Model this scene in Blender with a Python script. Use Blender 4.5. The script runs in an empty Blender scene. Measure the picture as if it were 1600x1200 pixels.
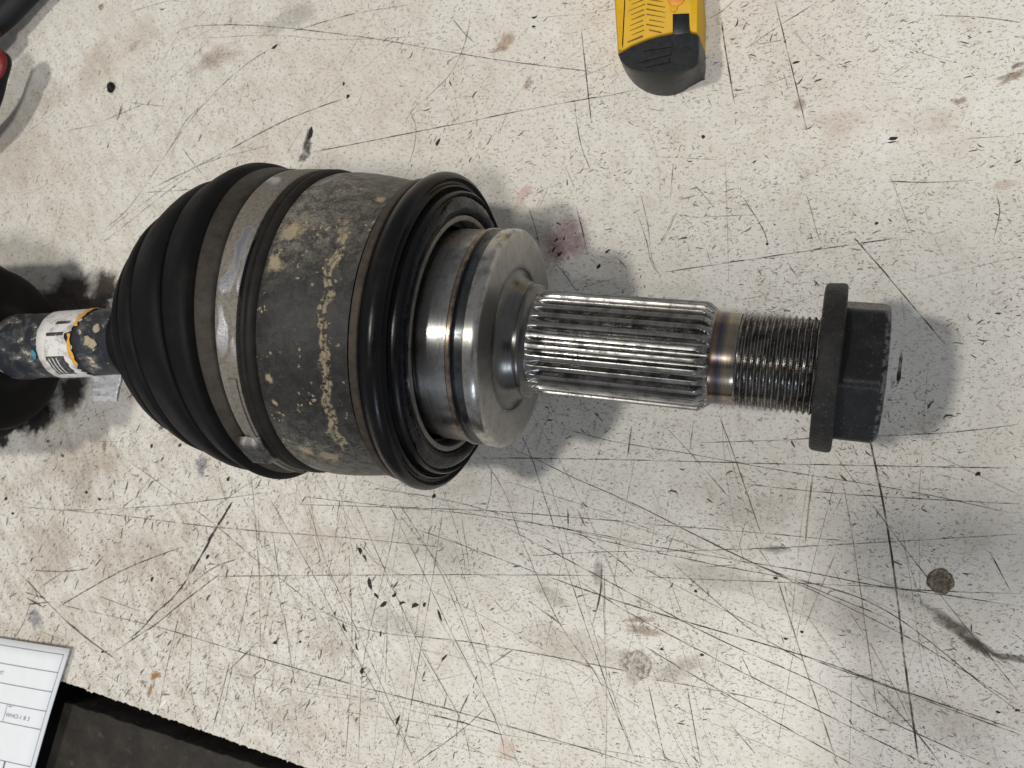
import bpy, bmesh, math, random
from mathutils import Vector, Matrix, noise as mnoise

random.seed(7)
MM = 0.001
sc = bpy.context.scene
COL = sc.collection

# ------------------------------------------------------------------ camera, world, lamps
CAM_H = 278.9                                     # millimetres above the bench
F_PX = 1400.0                                     # focal length for a 1600 px wide picture
_d = Vector((490.0, -35.0, -F_PX)).normalized()   # straight down, seen from the camera
_up = -_d
_ex = (Vector((1, 0, 0)) - _up * _up.x).normalized()
_ey = _up.cross(_ex)
ROT = Matrix((_ex, _ey, _up))                     # camera axes -> world axes

cam_data = bpy.data.cameras.new('camera')
cam = bpy.data.objects.new('camera', cam_data)
COL.objects.link(cam)
m4 = ROT.to_4x4()
m4.translation = Vector((0, 0, CAM_H * MM))
cam.matrix_world = m4
cam_data.sensor_width = 36.0
cam_data.lens = 36.0 * F_PX / 1600.0
cam_data.clip_start = 0.01
cam_data.clip_end = 50
cam_data.dof.use_dof = True
cam_data.dof.focus_distance = 0.245
cam_data.dof.aperture_fstop = 32.0
sc.camera = cam

world = bpy.data.worlds.new('World')
sc.world = world
world.use_nodes = True
bgn = world.node_tree.nodes['Background']
bgn.inputs['Color'].default_value = (0.97, 0.98, 1.0, 1)
bgn.inputs['Strength'].default_value = 0.23

sc.view_settings.view_transform = 'Standard'
sc.view_settings.look = 'None'
sc.view_settings.exposure = 0.24
sc.view_settings.gamma = 1.0
sc.cycles.transparent_max_bounces = 32
sc.cycles.use_denoising = True
sc.cycles.max_bounces = 8


def lamp(name, target, direction, dist, size, power, color, shape='DISK', size_y=None):
    ld = bpy.data.lights.new(name, 'AREA')
    ld.shape = shape
    ld.size = size
    if size_y:
        ld.size_y = size_y
    ld.energy = power
    ld.color = color
    o = bpy.data.objects.new(name, ld)
    COL.objects.link(o)
    dv = Vector(direction).normalized()
    o.location = Vector(target) * MM + dv * dist
    o.rotation_euler = dv.to_track_quat('Z', 'Y').to_euler()
    return o


CENTRE = (-80, 0, 20)
lamp('bench_lamp', CENTRE, (-0.31, 0.0, 1.0), 2.5, 0.17, 21.0, (1.0, 0.96, 0.885))
lamp('ceiling_lamp', (30, 0, 20), (0.04, -0.23, 1.0), 1.3, 0.18, 5.4, (1.0, 0.96, 0.90))
lamp('window_light', CENTRE, (0.25, -1.0, 0.62), 1.6, 0.40, 3.8, (0.78, 0.88, 1.0), 'RECTANGLE', 0.25)


# ------------------------------------------------------------------ helpers
def T(u, v, z=0.0):
    """point measured in the photograph -> millimetres on the horizontal plane at height z"""
    d = ROT @ Vector((u - 800.0, -(v - 600.0), -F_PX))
    t = (z - CAM_H) / d.z
    return Vector((0, 0, CAM_H)) + d * t


def link(name, me, mat=None, parent=None):
    o = bpy.data.objects.new(name, me)
    COL.objects.link(o)
    if mat:
        me.materials.append(mat)
    if parent:
        o.parent = parent
    return o


def tag(o, label=None, cat=None, group=None, kind=None):
    if label: o['label'] = label
    if cat: o['category'] = cat
    if group: o['group'] = group
    if kind: o['kind'] = kind
    return o


def empty(name, loc_mm):
    o = bpy.data.objects.new(name, None)
    o.empty_display_size = 0.02
    o.location = Vector(loc_mm) * MM
    COL.objects.link(o)
    return o


def pydata(name, verts_mm, faces, origin=(0, 0, 0), smooth=None):
    me = bpy.data.meshes.new(name)
    og = Vector(origin)
    me.from_pydata([tuple((Vector(v) - og) * MM) for v in verts_mm], [], faces)
    me.update()
    if smooth is not None:
        for p in me.polygons:
            p.use_smooth = True
        me.set_sharp_from_angle(angle=math.radians(smooth))
    return me


class Mat:
    def __init__(self, name):
        self.m = bpy.data.materials.new(name)
        self.m.use_nodes = True
        self.nt = self.m.node_tree
        self.b = self.nt.nodes['Principled BSDF']
        self.L = self.nt.links

    def node(self, t, **kw):
        n = self.nt.nodes.new(t)
        for k, v in kw.items():
            setattr(n, k, v)
        return n

    def put(self, sock, val):
        if val is None:
            return
        if isinstance(val, bpy.types.NodeSocket):
            self.L.new(val, sock)
        elif isinstance(val, (tuple, list)) and len(val) == 3 and sock.type == 'RGBA':
            sock.default_value = (*val, 1)
        else:
            sock.default_value = val

    def set(self, **kw):
        names = dict(color='Base Color', rough='Roughness', metal='Metallic', normal='Normal', spec='Specular IOR Level',
                     coat='Coat Weight', coat_rough='Coat Roughness', alpha='Alpha', ior='IOR')
        for k, v in kw.items():
            self.put(self.b.inputs[names[k]], v)
        return self

    def mmco(self):
        n = self.node('ShaderNodeTexCoord')
        v = self.node('ShaderNodeVectorMath', operation='SCALE')
        self.L.new(n.outputs['Object'], v.inputs[0])
        v.inputs['Scale'].default_value = 1000.0
        return v.outputs[0]

    def attr(self, name):
        return self.node('ShaderNodeAttribute', attribute_name=name)

    def vscale(self, vec, s):
        v = self.node('ShaderNodeVectorMath', operation='MULTIPLY')
        self.put(v.inputs[0], vec)
        v.inputs[1].default_value = s
        return v.outputs[0]

    def vadd(self, vec, s):
        v = self.node('ShaderNodeVectorMath', operation='ADD')
        self.put(v.inputs[0], vec)
        self.put(v.inputs[1], s)
        return v.outputs[0]

    def noise(self, vec, scale, detail=4, rough=0.55, dist=0.0):
        n = self.node('ShaderNodeTexNoise')
        self.put(n.inputs['Vector'], vec)
        n.inputs['Scale'].default_value = scale
        n.inputs['Detail'].default_value = detail
        n.inputs['Roughness'].default_value = rough
        n.inputs['Distortion'].default_value = dist
        return n.outputs['Fac']

    def node_color(self, vec, scale):
        n = self.node('ShaderNodeTexNoise')
        self.put(n.inputs['Vector'], vec)
        n.inputs['Scale'].default_value = scale
        return n.outputs['Color']

    def rot(self, vec, ang):
        n = self.node('ShaderNodeVectorRotate', rotation_type='Z_AXIS')
        self.put(n.inputs['Vector'], vec)
        n.inputs['Angle'].default_value = ang
        return n.outputs[0]

    def voro(self, vec, scale, feature='F1'):
        n = self.node('ShaderNodeTexVoronoi', feature=feature)
        self.put(n.inputs['Vector'], vec)
        n.inputs['Scale'].default_value = scale
        return n.outputs['Distance']

    def ramp(self, fac, a, b, lo=0.0, hi=1.0, smooth=True):
        n = self.node('ShaderNodeMapRange')
        if smooth:
            n.interpolation_type = 'SMOOTHSTEP'
        self.put(n.inputs[0], fac)
        n.inputs[1].default_value = a
        n.inputs[2].default_value = b
        n.inputs[3].default_value = lo
        n.inputs[4].default_value = hi
        return n.outputs[0]

    def math(self, op, a, b=None, clamp=False):
        n = self.node('ShaderNodeMath', operation=op)
        n.use_clamp = clamp
        self.put(n.inputs[0], a)
        if b is not None:
            self.put(n.inputs[1], b)
        return n.outputs[0]

    def mix(self, fac, a, b):
        n = self.node('ShaderNodeMix', data_type='RGBA')
        self.put(n.inputs[0], fac)
        self.put(n.inputs[6], a)
        self.put(n.inputs[7], b)
        return n.outputs[2]

    def stops(self, fac, pts):
        n = self.node('ShaderNodeValToRGB')
        self.put(n.inputs[0], fac)
        cr = n.color_ramp
        while len(cr.elements) < len(pts):
            cr.elements.new(0.5)
        for e, (p, c) in zip(cr.elements, pts):
            e.position = p
            e.color = (*c, 1)
        return n.outputs[0]

    def bump(self, h, dist_mm, strength=1.0, normal=None):
        n = self.node('ShaderNodeBump')
        n.inputs['Strength'].default_value = strength
        n.inputs['Distance'].default_value = dist_mm * MM
        self.put(n.inputs['Height'], h)
        if normal is not None:
            self.put(n.inputs['Normal'], normal)
        return n.outputs[0]

    def sepx(self, vec):
        n = self.node('ShaderNodeSeparateXYZ')
        self.put(n.inputs[0], vec)
        return n.outputs


# ------------------------------------------------------------------ materials
def mat_bench():
    M = Mat('worn_white_board')
    p = M.mmco()
    big = M.noise(p, 0.016, 4, 0.6)
    mid = M.noise(p, 0.10, 6, 0.68, 0.5)
    warp = M.vadd(p, M.vscale(M.node_color(p, 0.25), (3.0, 3.0, 0)))
    worm = M.noise(M.vscale(warp, (0.75, 1.25, 1)), 1.0, 3, 0.6)
    fine = M.noise(p, 0.62, 5, 0.72)
    grit = M.noise(p, 2.0, 3, 0.65)
    c = M.mix(M.ramp(big, 0.38, 0.62), (0.750, 0.725, 0.675), (0.700, 0.665, 0.602))
    streak = M.noise(M.vscale(M.rot(p, 0.95), (0.07, 0.24, 1)), 1.0, 7, 0.76, 0.3)
    c = M.mix(M.ramp(mid, 0.50, 0.68, 0, 0.38), c, (0.54, 0.475, 0.40))
    lx = M.sepx(p)
    left = M.math('MULTIPLY', M.ramp(lx[0], -60.0, -240.0), M.ramp(lx[1], 70.0, -70.0, 0.45, 1.0))
    c = M.mix(M.math('MULTIPLY', M.ramp(streak, 0.40, 0.68), M.math('ADD', M.math('MULTIPLY', left, 0.55), 0.12)), c, (0.42, 0.355, 0.285))
    c = M.mix(M.ramp(mid, 0.46, 0.30, 0, 0.55), c, (0.79, 0.78, 0.755))
    c = M.mix(M.ramp(fine, 0.55, 0.67, 0, 0.45), c, (0.34, 0.285, 0.23))
    c = M.mix(M.ramp(worm, 0.600, 0.655, 0, 0.42), c, (0.24, 0.205, 0.175))
    c = M.mix(M.ramp(grit, 0.585, 0.68, 0, 0.42), c, (0.22, 0.195, 0.17))
    c = M.mix(M.ramp(grit, 0.40, 0.31, 0, 0.35), c, (0.86, 0.85, 0.83))
    h = M.math('ADD', M.math('MULTIPLY', fine, 0.8), M.math('SUBTRACT', M.math('MULTIPLY', grit, 0.4), M.math('MULTIPLY', M.ramp(worm, 0.58, 0.66), 0.35)))
    M.set(color=c, rough=M.ramp(mid, 0.3, 0.7, 0.42, 0.62), spec=0.35, normal=M.bump(h, 0.42, 0.8))
    return M.m


def mat_marks():
    M = Mat('scratches_grime_and_shade')
    a = M.attr('mark')
    p = M.mmco()
    n = M.ramp(M.noise(p, 0.55, 6, 0.72, 0.6), 0.34, 0.58, 0.50, 1.0)
    boost = M.math('MULTIPLY', M.math('MAXIMUM', M.math('SUBTRACT', a.outputs['Alpha'], 0.6), 0.0), 1.1)
    al = M.math('ADD', M.math('MULTIPLY', a.outputs['Alpha'], n), boost, True)
    M.set(color=a.outputs['Color'], rough=0.7, spec=0.2, alpha=al)
    return M.m


def mat_rubber(name, dust_lo=None, dust_hi=None, dust=0.0, base=(0.0105, 0.0108, 0.0115), rough=0.52, spec=0.11):
    M = Mat(name)
    p = M.mmco()
    cy = M.attr('cyl').outputs['Vector']
    n = M.noise(p, 0.09, 5, 0.65)
    f = M.noise(p, 1.4, 4, 0.7)
    c = M.mix(M.ramp(n, 0.48, 0.75, 0, 0.5), base, (0.016, 0.0145, 0.013))
    if dust > 0:
        t = M.sepx(cy)[0]
        band = M.math('MULTIPLY', M.ramp(t, dust_hi, dust_lo), M.ramp(t, -1.0, 7.0, 0.35, 1.0))
        k = M.math('MULTIPLY', band, M.ramp(M.noise(p, 0.22, 5, 0.7), 0.25, 0.7, 0.45, 1.0))
        c = M.mix(M.math('MULTIPLY', k, dust), c, (0.082, 0.070, 0.057))
    c = M.mix(M.ramp(f, 0.66, 0.78, 0, 0.22), c, (0.16, 0.14, 0.11))
    M.set(color=c, rough=M.ramp(n, 0.3, 0.7, rough - 0.04, rough + 0.12), spec=spec,
          normal=M.bump(M.math('ADD', M.math('MULTIPLY', f, 0.5), n), 0.10, 0.5))
    return M.m


def mat_housing():
    M = Mat('muddy_black_housing')
    p = M.mmco()
    s, cth, sth = M.sepx(M.attr('cyl').outputs['Vector'])   # s along the axis, cos, sin round it
    th = M.math('ARCTAN2', sth, cth)
    n1 = M.noise(p, 0.055, 5, 0.6, 0.6)
    n2 = M.noise(p, 0.32, 6, 0.7, 0.5)
    n3 = M.noise(p, 1.5, 5, 0.7)
    c = M.mix(M.ramp(n2, 0.38, 0.66), (0.021, 0.0205, 0.021), (0.038, 0.035, 0.033))
    # soft grey dust film, thicker on the flanks and towards the boot
    flank = M.math('ADD', M.ramp(th, 0.05, 0.60, 0, 0.95), M.ramp(th, -0.50, -1.05, 0, 0.80))
    flank = M.math('MULTIPLY', flank, M.ramp(s, -108.0, -130.0, 0.45, 1.0))
    film = M.math('MULTIPLY', M.math('ADD', flank, 0.05, True), M.ramp(M.math('ADD', M.math('MULTIPLY', n2, 0.6), M.math('MULTIPLY', n3, 0.5)), 0.46, 0.66, 0.20, 1.0))
    c = M.mix(M.math('MULTIPLY', film, 0.88), c, (0.25, 0.232, 0.195))
    clay = M.math('MULTIPLY', n1, 0.0)
    for s0, t0, w in ((-131.5, 0.28, 5.2), (-129.5, 0.50, 6.5), (-131.0, -0.40, 2.4), (-130.5, -0.56, 2.0), (-121.0, -1.02, 5.0), (-127, -0.95, 4.5), (-112.0, 0.86, 3.0)):
        ds = M.math('SUBTRACT', s, s0)
        dt = M.math('MULTIPLY', M.math('SUBTRACT', th, t0), 43.0)
        d2 = M.math('SQRT', M.math('ADD', M.math('MULTIPLY', ds, ds), M.math('MULTIPLY', dt, dt)))
        core = M.math('ADD', M.math('MULTIPLY', M.ramp(d2, w, 0.0), 0.30), M.math('MULTIPLY', n2, 0.75))
        core = M.ramp(M.math('ADD', core, M.math('MULTIPLY', n3, 0.2)), 0.555, 0.74)
        clay = M.math('MAXIMUM', clay, M.math('MULTIPLY', core, M.ramp(d2, w * 1.5, w * 0.5)))
    # the wavy dried run round the barrel
    wob = M.math('MULTIPLY', M.math('SUBTRACT', M.noise(p, 0.16, 3, 0.5), 0.5), 6.0)
    run = M.math('ABSOLUTE', M.math('ADD', M.math('ADD', s, 115.6), wob))
    run = M.math('ABSOLUTE', M.math('SUBTRACT', run, 0.65))
    runm = M.math('MULTIPLY', M.ramp(run, 0.9, 0.3), M.ramp(M.noise(p, 0.7, 4, 0.7), 0.42, 0.52))
    runm = M.math('MULTIPLY', runm, M.math('MULTIPLY', M.ramp(th, -0.98, -0.85), M.ramp(th, 0.75, 0.45)))
    pw = M.vadd(p, M.vscale(M.node_color(p, 0.55), (2.4, 2.4, 2.4)))
    spots = M.math('MULTIPLY', M.ramp(M.voro(pw, 0.55), 0.30, 0.22), M.ramp(M.noise(p, 0.16, 3), 0.53, 0.58))
    fleck = M.ramp(M.math('ADD', n3, M.math('MULTIPLY', n1, 0.10)), 0.685, 0.715, 0, 0.8)
    mud = M.math('MAXIMUM', M.math('MAXIMUM', clay, runm), M.math('MAXIMUM', spots, fleck))
    mc = M.mix(M.ramp(n2, 0.35, 0.7), (0.37, 0.295, 0.19), (0.26, 0.23, 0.17))
    c = M.mix(mud, c, mc)
    h = M.math('ADD', M.math('MULTIPLY', mud, 1.0), M.math('MULTIPLY', n3, 0.5))
    M.set(color=c, rough=M.math('ADD', M.math('MULTIPLY', mud, 0.35), 0.46), spec=0.22, normal=M.bump(h, 0.22, 0.8))
    return M.m


def steel(name, color, rough, rings=0.02, ring_scale=6.0, grime=0.2, tint=None, metal=1.0, gcol=(0.03, 0.026, 0.022), aniso=0.0, along=(1.0, 0.35, 0.35)):
    """turned steel: fine rings round the axis, grime, optional heat tint stops along the axis"""
    M = Mat(name)
    p = M.mmco()
    cy = M.attr('cyl').outputs['Vector']
    r = M.noise(M.vscale(cy, along), ring_scale, 3, 0.6)
    n = M.noise(p, 0.35, 6, 0.7)
    f = M.noise(p, 2.2, 4, 0.7)
    c = M.mix(M.ramp(r, 0.3, 0.7), tuple(x * 0.8 for x in color), color)
    if tint:
        lo, hi, pts = tint
        s = M.math('ADD', M.sepx(cy)[0], M.math('MULTIPLY', M.math('SUBTRACT', n, 0.5), 1.2))
        c = M.stops(M.ramp(s, lo, hi, 0, 1, False), pts)
    g = M.math('MULTIPLY', M.ramp(M.math('ADD', n, M.math('MULTIPLY', f, 0.35)), 0.60, 0.84), grime)
    c = M.mix(g, c, gcol)
    M.set(color=c, metal=metal, rough=M.math('ADD', M.ramp(r, 0.25, 0.75, rough - 0.05, rough + 0.08), M.math('MULTIPLY', g, 0.25)),
          normal=M.bump(M.math('ADD', M.math('MULTIPLY', r, 1.0), M.math('MULTIPLY', f, 0.12)), rings, 0.8))
    if aniso:
        tg = M.node('ShaderNodeTangent', direction_type='UV_MAP', uv_map='turned')
        M.L.new(tg.outputs[0], M.b.inputs['Tangent'])
        M.b.inputs['Anisotropic'].default_value = aniso
    return M.m


def mat_clamp():
    M = Mat('dusty_steel_band')
    p = M.mmco()
    s, cth, sth = M.sepx(M.attr('cyl').outputs['Vector'])
    n = M.noise(p, 0.16, 5, 0.7, 0.5)
    f = M.noise(p, 1.1, 5, 0.7)
    n5 = M.noise(M.vscale(p, (1, 0.45, 0.6)), 0.13, 2, 0.5, 0.4)
    bare = M.math('MULTIPLY', M.ramp(n5, 0.555, 0.60), M.ramp(sth, -0.35, -0.12))
    dc = M.mix(M.ramp(f, 0.35, 0.7), (0.21, 0.188, 0.158), (0.12, 0.108, 0.092))
    c = M.mix(bare, dc, (0.40, 0.40, 0.43))
    c = M.mix(M.ramp(f, 0.62, 0.72, 0, 0.6), c, (0.06, 0.05, 0.04))
    M.set(color=c, metal=M.math('ADD', M.math('MULTIPLY', bare, 0.7), 0.25), rough=M.math('SUBTRACT', 0.66, M.math('MULTIPLY', bare, 0.33)),
          normal=M.bump(M.math('ADD', f, n), 0.14, 0.6))
    return M.m


def mat_grease():
    M = Mat('wet_black_grease')
    p = M.mmco()
    n = M.noise(p, 0.38, 3, 0.5, 0.6)
    c = M.mix(M.ramp(n, 0.35, 0.7), (0.0035, 0.004, 0.006), (0.008, 0.010, 0.016))
    M.set(color=c, rough=0.13, spec=0.16, normal=M.bump(n, 0.30, 0.7))
    return M.m


def mat_nut():
    M = Mat('black_phosphate_nut')
    p = M.mmco()
    n = M.noise(p, 0.25, 5, 0.65)
    f = M.noise(M.vscale(p, (1.6, 1, 1)), 1.3, 5, 0.75)
    c = M.mix(M.ramp(n, 0.35, 0.7), (0.0085, 0.009, 0.0105), (0.017, 0.017, 0.018))
    sc_ = M.math('MULTIPLY', M.ramp(f, 0.60, 0.68), M.ramp(M.noise(p, 0.16, 3), 0.47, 0.60))
    c = M.mix(M.math('MULTIPLY', sc_, 0.75), c, (0.16, 0.18, 0.23))
    bv = M.node('ShaderNodeBevel', samples=4)
    bv.inputs['Radius'].default_value = 0.9 * MM
    ge = M.node('ShaderNodeNewGeometry')
    dt = M.node('ShaderNodeVectorMath', operation='DOT_PRODUCT')
    M.L.new(bv.outputs[0], dt.inputs[0])
    M.L.new(ge.outputs['Normal'], dt.inputs[1])
    wear = M.math('MULTIPLY', M.ramp(dt.outputs['Value'], 0.995, 0.955), M.ramp(M.noise(p, 0.5, 4, 0.7), 0.44, 0.58))
    c = M.mix(M.math('MULTIPLY', wear, 0.55), c, (0.24, 0.24, 0.25))
    M.set(color=c, metal=0.0, rough=M.ramp(f, 0.38, 0.62, 0.24, 0.52), spec=0.30, normal=M.bump(f, 0.12, 0.55))
    return M.m


def mat_cast():
    M = Mat('pitted_black_flange')
    p = M.mmco()
    n = M.noise(p, 0.3, 5, 0.65)
    f = M.noise(p, 1.7, 4, 0.7)
    v = M.voro(p, 0.75)
    c = M.mix(M.ramp(n, 0.35, 0.7), (0.014, 0.0138, 0.0135), (0.029, 0.027, 0.025))
    c = M.mix(M.ramp(v, 0.22, 0.10, 0, 0.35), c, (0.15, 0.14, 0.13))
    M.set(color=c, metal=0.0, rough=M.ramp(f, 0.3, 0.7, 0.45, 0.66), spec=0.25, normal=M.bump(M.math('SUBTRACT', f, M.ramp(v, 0.3, 0.05)), 0.18, 0.7))
    return M.m


def mat_shaft():
    M = Mat('grimy_black_shaft')
    p = M.mmco()
    n = M.noise(p, 0.10, 6, 0.7, 0.8)
    m = M.noise(p, 0.33, 5, 0.7)
    c = M.mix(M.math('MULTIPLY', M.ramp(n, 0.46, 0.66), M.ramp(m, 0.36, 0.60, 0.2, 1.0)), (0.020, 0.022, 0.029), (0.15, 0.15, 0.145))
    c = M.mix(M.ramp(M.math('ADD', M.math('MULTIPLY', n, 0.5), M.math('MULTIPLY', m, 0.6)), 0.635, 0.67), c, (0.44, 0.38, 0.28))
    M.set(color=c, rough=M.ramp(n, 0.4, 0.7, 0.42, 0.8), spec=0.22, normal=M.bump(m, 0.12, 0.5))
    return M.m


def plain(name, color, rough=0.5, metal=0.0, var=0.25, scale=0.5, bump=0.05, spec=0.4, dirt=None, dscale=0.3, dlo=0.56, dhi=0.70):
    M = Mat(name)
    p = M.mmco()
    n = M.noise(p, scale, 5, 0.65)
    c = M.mix(M.ramp(n, 0.3, 0.7), tuple(x * (1 - var) for x in color), color)
    if dirt:
        c = M.mix(M.ramp(M.noise(p, dscale, 6, 0.72), dlo, dhi, 0, 0.8), c, dirt)
    M.set(color=c, rough=M.ramp(n, 0.3, 0.7, rough, rough + 0.1), metal=metal, spec=spec, normal=M.bump(n, bump, 0.6))
    return M.m


MB = dict(
    bench=mat_bench(), marks=mat_marks(),
    boot=mat_rubber('dusty_boot_rubber', 11.0, 13.0, 0.62, base=(0.0050, 0.0052, 0.0060)),
    boot_far=mat_rubber('boot_rubber', base=(0.006, 0.006, 0.0065), rough=0.52, spec=0.08),
    seal=mat_rubber('oily_seal_rubber', base=(0.0045, 0.0045, 0.0055), rough=0.26, spec=0.20),
    housing=mat_housing(), clamp=mat_clamp(), grease=mat_grease(), nut=mat_nut(), flange=mat_cast(), shaft=mat_shaft(),
    rust=plain('rusty_ring', (0.085, 0.066, 0.052), 0.55, 0.4, 0.5, 0.4, 0.12, dirt=(0.06, 0.05, 0.045)),
    hub=steel('turned_hub_steel', (0.50, 0.49, 0.48), 0.27, 0.010, 7.0, 0.45, aniso=0.8,
              tint=(-100.0, -80.0, [(0.0, (0.16, 0.155, 0.15)), (0.14, (0.36, 0.355, 0.35)), (0.55, (0.42, 0.415, 0.41)), (0.57, (0.40, 0.29, 0.19)),
                                    (0.615, (0.34, 0.26, 0.19)), (0.63, (0.10, 0.10, 0.125)), (0.66, (0.12, 0.13, 0.135)), (0.77, (0.10, 0.105, 0.105)),
                                    (0.80, (0.50, 0.48, 0.45)), (0.90, (0.46, 0.45, 0.43)), (1.0, (0.42, 0.41, 0.40))])),
    face=steel('satin_steel_face', (0.46, 0.45, 0.425), 0.38, 0.006, 3.0, 0.2),
    fillet=steel('dark_turned_fillet', (0.17, 0.168, 0.165), 0.28, 0.004, 5.0, 0.15, aniso=0.6),
    spline=steel('bright_spline_steel', (0.33, 0.326, 0.32), 0.26, 0.003, 1.0, 0.6, along=(0.12, 9.0, 9.0)),
    neck=steel('heat_tinted_neck', (0.5, 0.48, 0.45), 0.24, 0.005, 6.0, 0.3, aniso=0.7,
               tint=(-29.0, -20.0, [(0.0, (0.24, 0.23, 0.23)), (0.18, (0.09, 0.08, 0.08)), (0.34, (0.22, 0.15, 0.11)), (0.46, (0.085, 0.088, 0.115)),
                                    (0.56, (0.15, 0.14, 0.155)), (0.68, (0.33, 0.27, 0.20)), (0.85, (0.26, 0.23, 0.195)), (1.0, (0.28, 0.265, 0.245))])),
    thread=steel('oiled_thread_steel', (0.30, 0.29, 0.28), 0.20, 0.003, 1.0, 0.7, along=(0.3, 6, 6)),
    cream=plain('dull_spacer_ring', (0.24, 0.225, 0.195), 0.40, 0.5, 0.35, 0.5, 0.05, dirt=(0.05, 0.045, 0.04)),
    paper=plain('white_paper', (0.80, 0.83, 0.86), 0.7, 0, 0.03, 0.2, 0.02, 0.2),
    ink=plain('grey_print', (0.20, 0.20, 0.26), 0.7, 0, 0.25, 0.8, 0.0, 0.2),
    yellow=plain('worn_yellow_plastic', (0.66, 0.385, 0.010), 0.42, 0, 0.12, 0.25, 0.05, 0.25, dirt=(0.36, 0.22, 0.06), dscale=0.55, dlo=0.60, dhi=0.76),
    orange=plain('orange_button_plastic', (0.72, 0.27, 0.02), 0.4, 0, 0.15, 0.5, 0.05, 0.5),
    black=plain('black_moulded_plastic', (0.012, 0.013, 0.016), 0.32, 0, 0.25, 0.6, 0.05, 0.32),
    groove=plain('groove_brown', (0.26, 0.145, 0.02), 0.7, 0, 0.4, 0.8, 0.05, 0.2),
    grip=plain('black_rubber_grip', (0.010, 0.011, 0.014), 0.5, 0, 0.25, 0.5, 0.08, 0.22),
    red=plain('red_rubber_inlay', (0.22, 0.012, 0.014), 0.42, 0, 0.3, 0.5, 0.08, 0.4),
    board=plain('grimy_dark_board', (0.045, 0.040, 0.035), 0.72, 0, 0.5, 0.12, 0.25, 0.2, dirt=(0.12, 0.085, 0.05), dscale=0.22, dlo=0.58, dhi=0.74),
    dark=plain('dark_underside_and_gap', (0.012, 0.011, 0.010), 0.85, 0, 0.4, 0.1, 0.1, 0.1),
    foil=plain('crumpled_foil', (0.86, 0.86, 0.88), 0.30, 0.1, 0.10, 0.6, 0.10, 0.5, dirt=(0.16, 0.14, 0.13), dscale=0.5, dlo=0.55, dhi=0.7),
    label=plain('scuffed_white_label', (0.74, 0.73, 0.72), 0.5, 0, 0.10, 0.3, 0.05, 0.3, dirt=(0.34, 0.29, 0.23), dscale=0.30, dlo=0.46, dhi=0.64),
    amber=plain('orange_label_edge', (0.80, 0.42, 0.06), 0.5, 0, 0.25, 0.6, 0.05, 0.3),
    blue=plain('blue_paint_dab', (0.06, 0.27, 0.36), 0.45, 0, 0.3, 0.5, 0.1, 0.4),
    print_=plain('black_label_print', (0.05, 0.05, 0.055), 0.6, 0, 0.3, 0.8, 0.02, 0.3, dirt=(0.4, 0.38, 0.35), dscale=0.9, dlo=0.5, dhi=0.7),
    clay=plain('dried_clay', (0.44, 0.37, 0.26), 0.85, 0, 0.3, 0.5, 0.2, 0.2),
    screw=plain('grimy_screw', (0.30, 0.24, 0.17), 0.45, 0.3, 0.75, 0.9, 0.5, 0.4, dirt=(0.05, 0.04, 0.035), dscale=0.7, dlo=0.46, dhi=0.56),
    plug=plain('grimy_filler_plug', (0.58, 0.54, 0.48), 0.6, 0, 0.35, 0.9, 0.3, 0.3, dirt=(0.16, 0.12, 0.09), dscale=0.7, dlo=0.48, dhi=0.58),
    glass=plain('black_phone_glass', (0.010, 0.010, 0.011), 0.15, 0, 0.1, 0.3, 0.0, 0.5),
)

# ------------------------------------------------------------------ the bench
E0 = Vector((-285.5, -108.9, 0.0))
EDIR = (Vector((-174.5, -128.1, 0.0)) - E0).normalized()


def edge_y(x):
    return E0.y + (x - E0.x) * EDIR.y / EDIR.x


def bench():
    xs = []
    x = -900.0
    while x < 700:
        near = -330 < x < -120
        xs.append(x)
        x += random.uniform(0.35, 1.3) if near else 18
    low = []
    for x in xs:
        j = random.uniform(-0.18, 0.22) + (random.uniform(-0.7, 0.6) if random.random() < 0.18 else 0) if -330 < x < -120 else 0
        low.append(Vector((x, edge_y(x) + j, 0)))
    ring = low + [Vector((700, 700, 0)), Vector((-900, 700, 0))]
    n = len(ring)
    v = ring + [p + Vector((0, 0, -16)) for p in ring]
    f = [list(range(n)), list(range(2 * n - 1, n - 1, -1))]
    f += [[i, n + i, n + (i + 1) % n, (i + 1) % n] for i in range(n)]
    me = pydata('bench_top', v, f)
    me.materials.append(MB['bench'])
    me.materials.append(MB['dark'])
    for p in me.polygons[1:]:
        p.material_index = 1
    o = link('bench_top', me)
    tag(o, 'scratched white workbench board', kind='structure')
    me = pydata('gap_sheet', [(-900, -700, -60), (700, -700, -60), (700, 700, -60), (-900, 700, -60)], [[0, 1, 2, 3]])
    o2 = link('gap_sheet', me, MB['dark'])  # sheet coloured near-black to paint the darkness inside the gap
    tag(o2, 'near-black sheet below the workbench, painted as the dark gap', kind='structure')
    return o


BENCH = bench()


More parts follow.
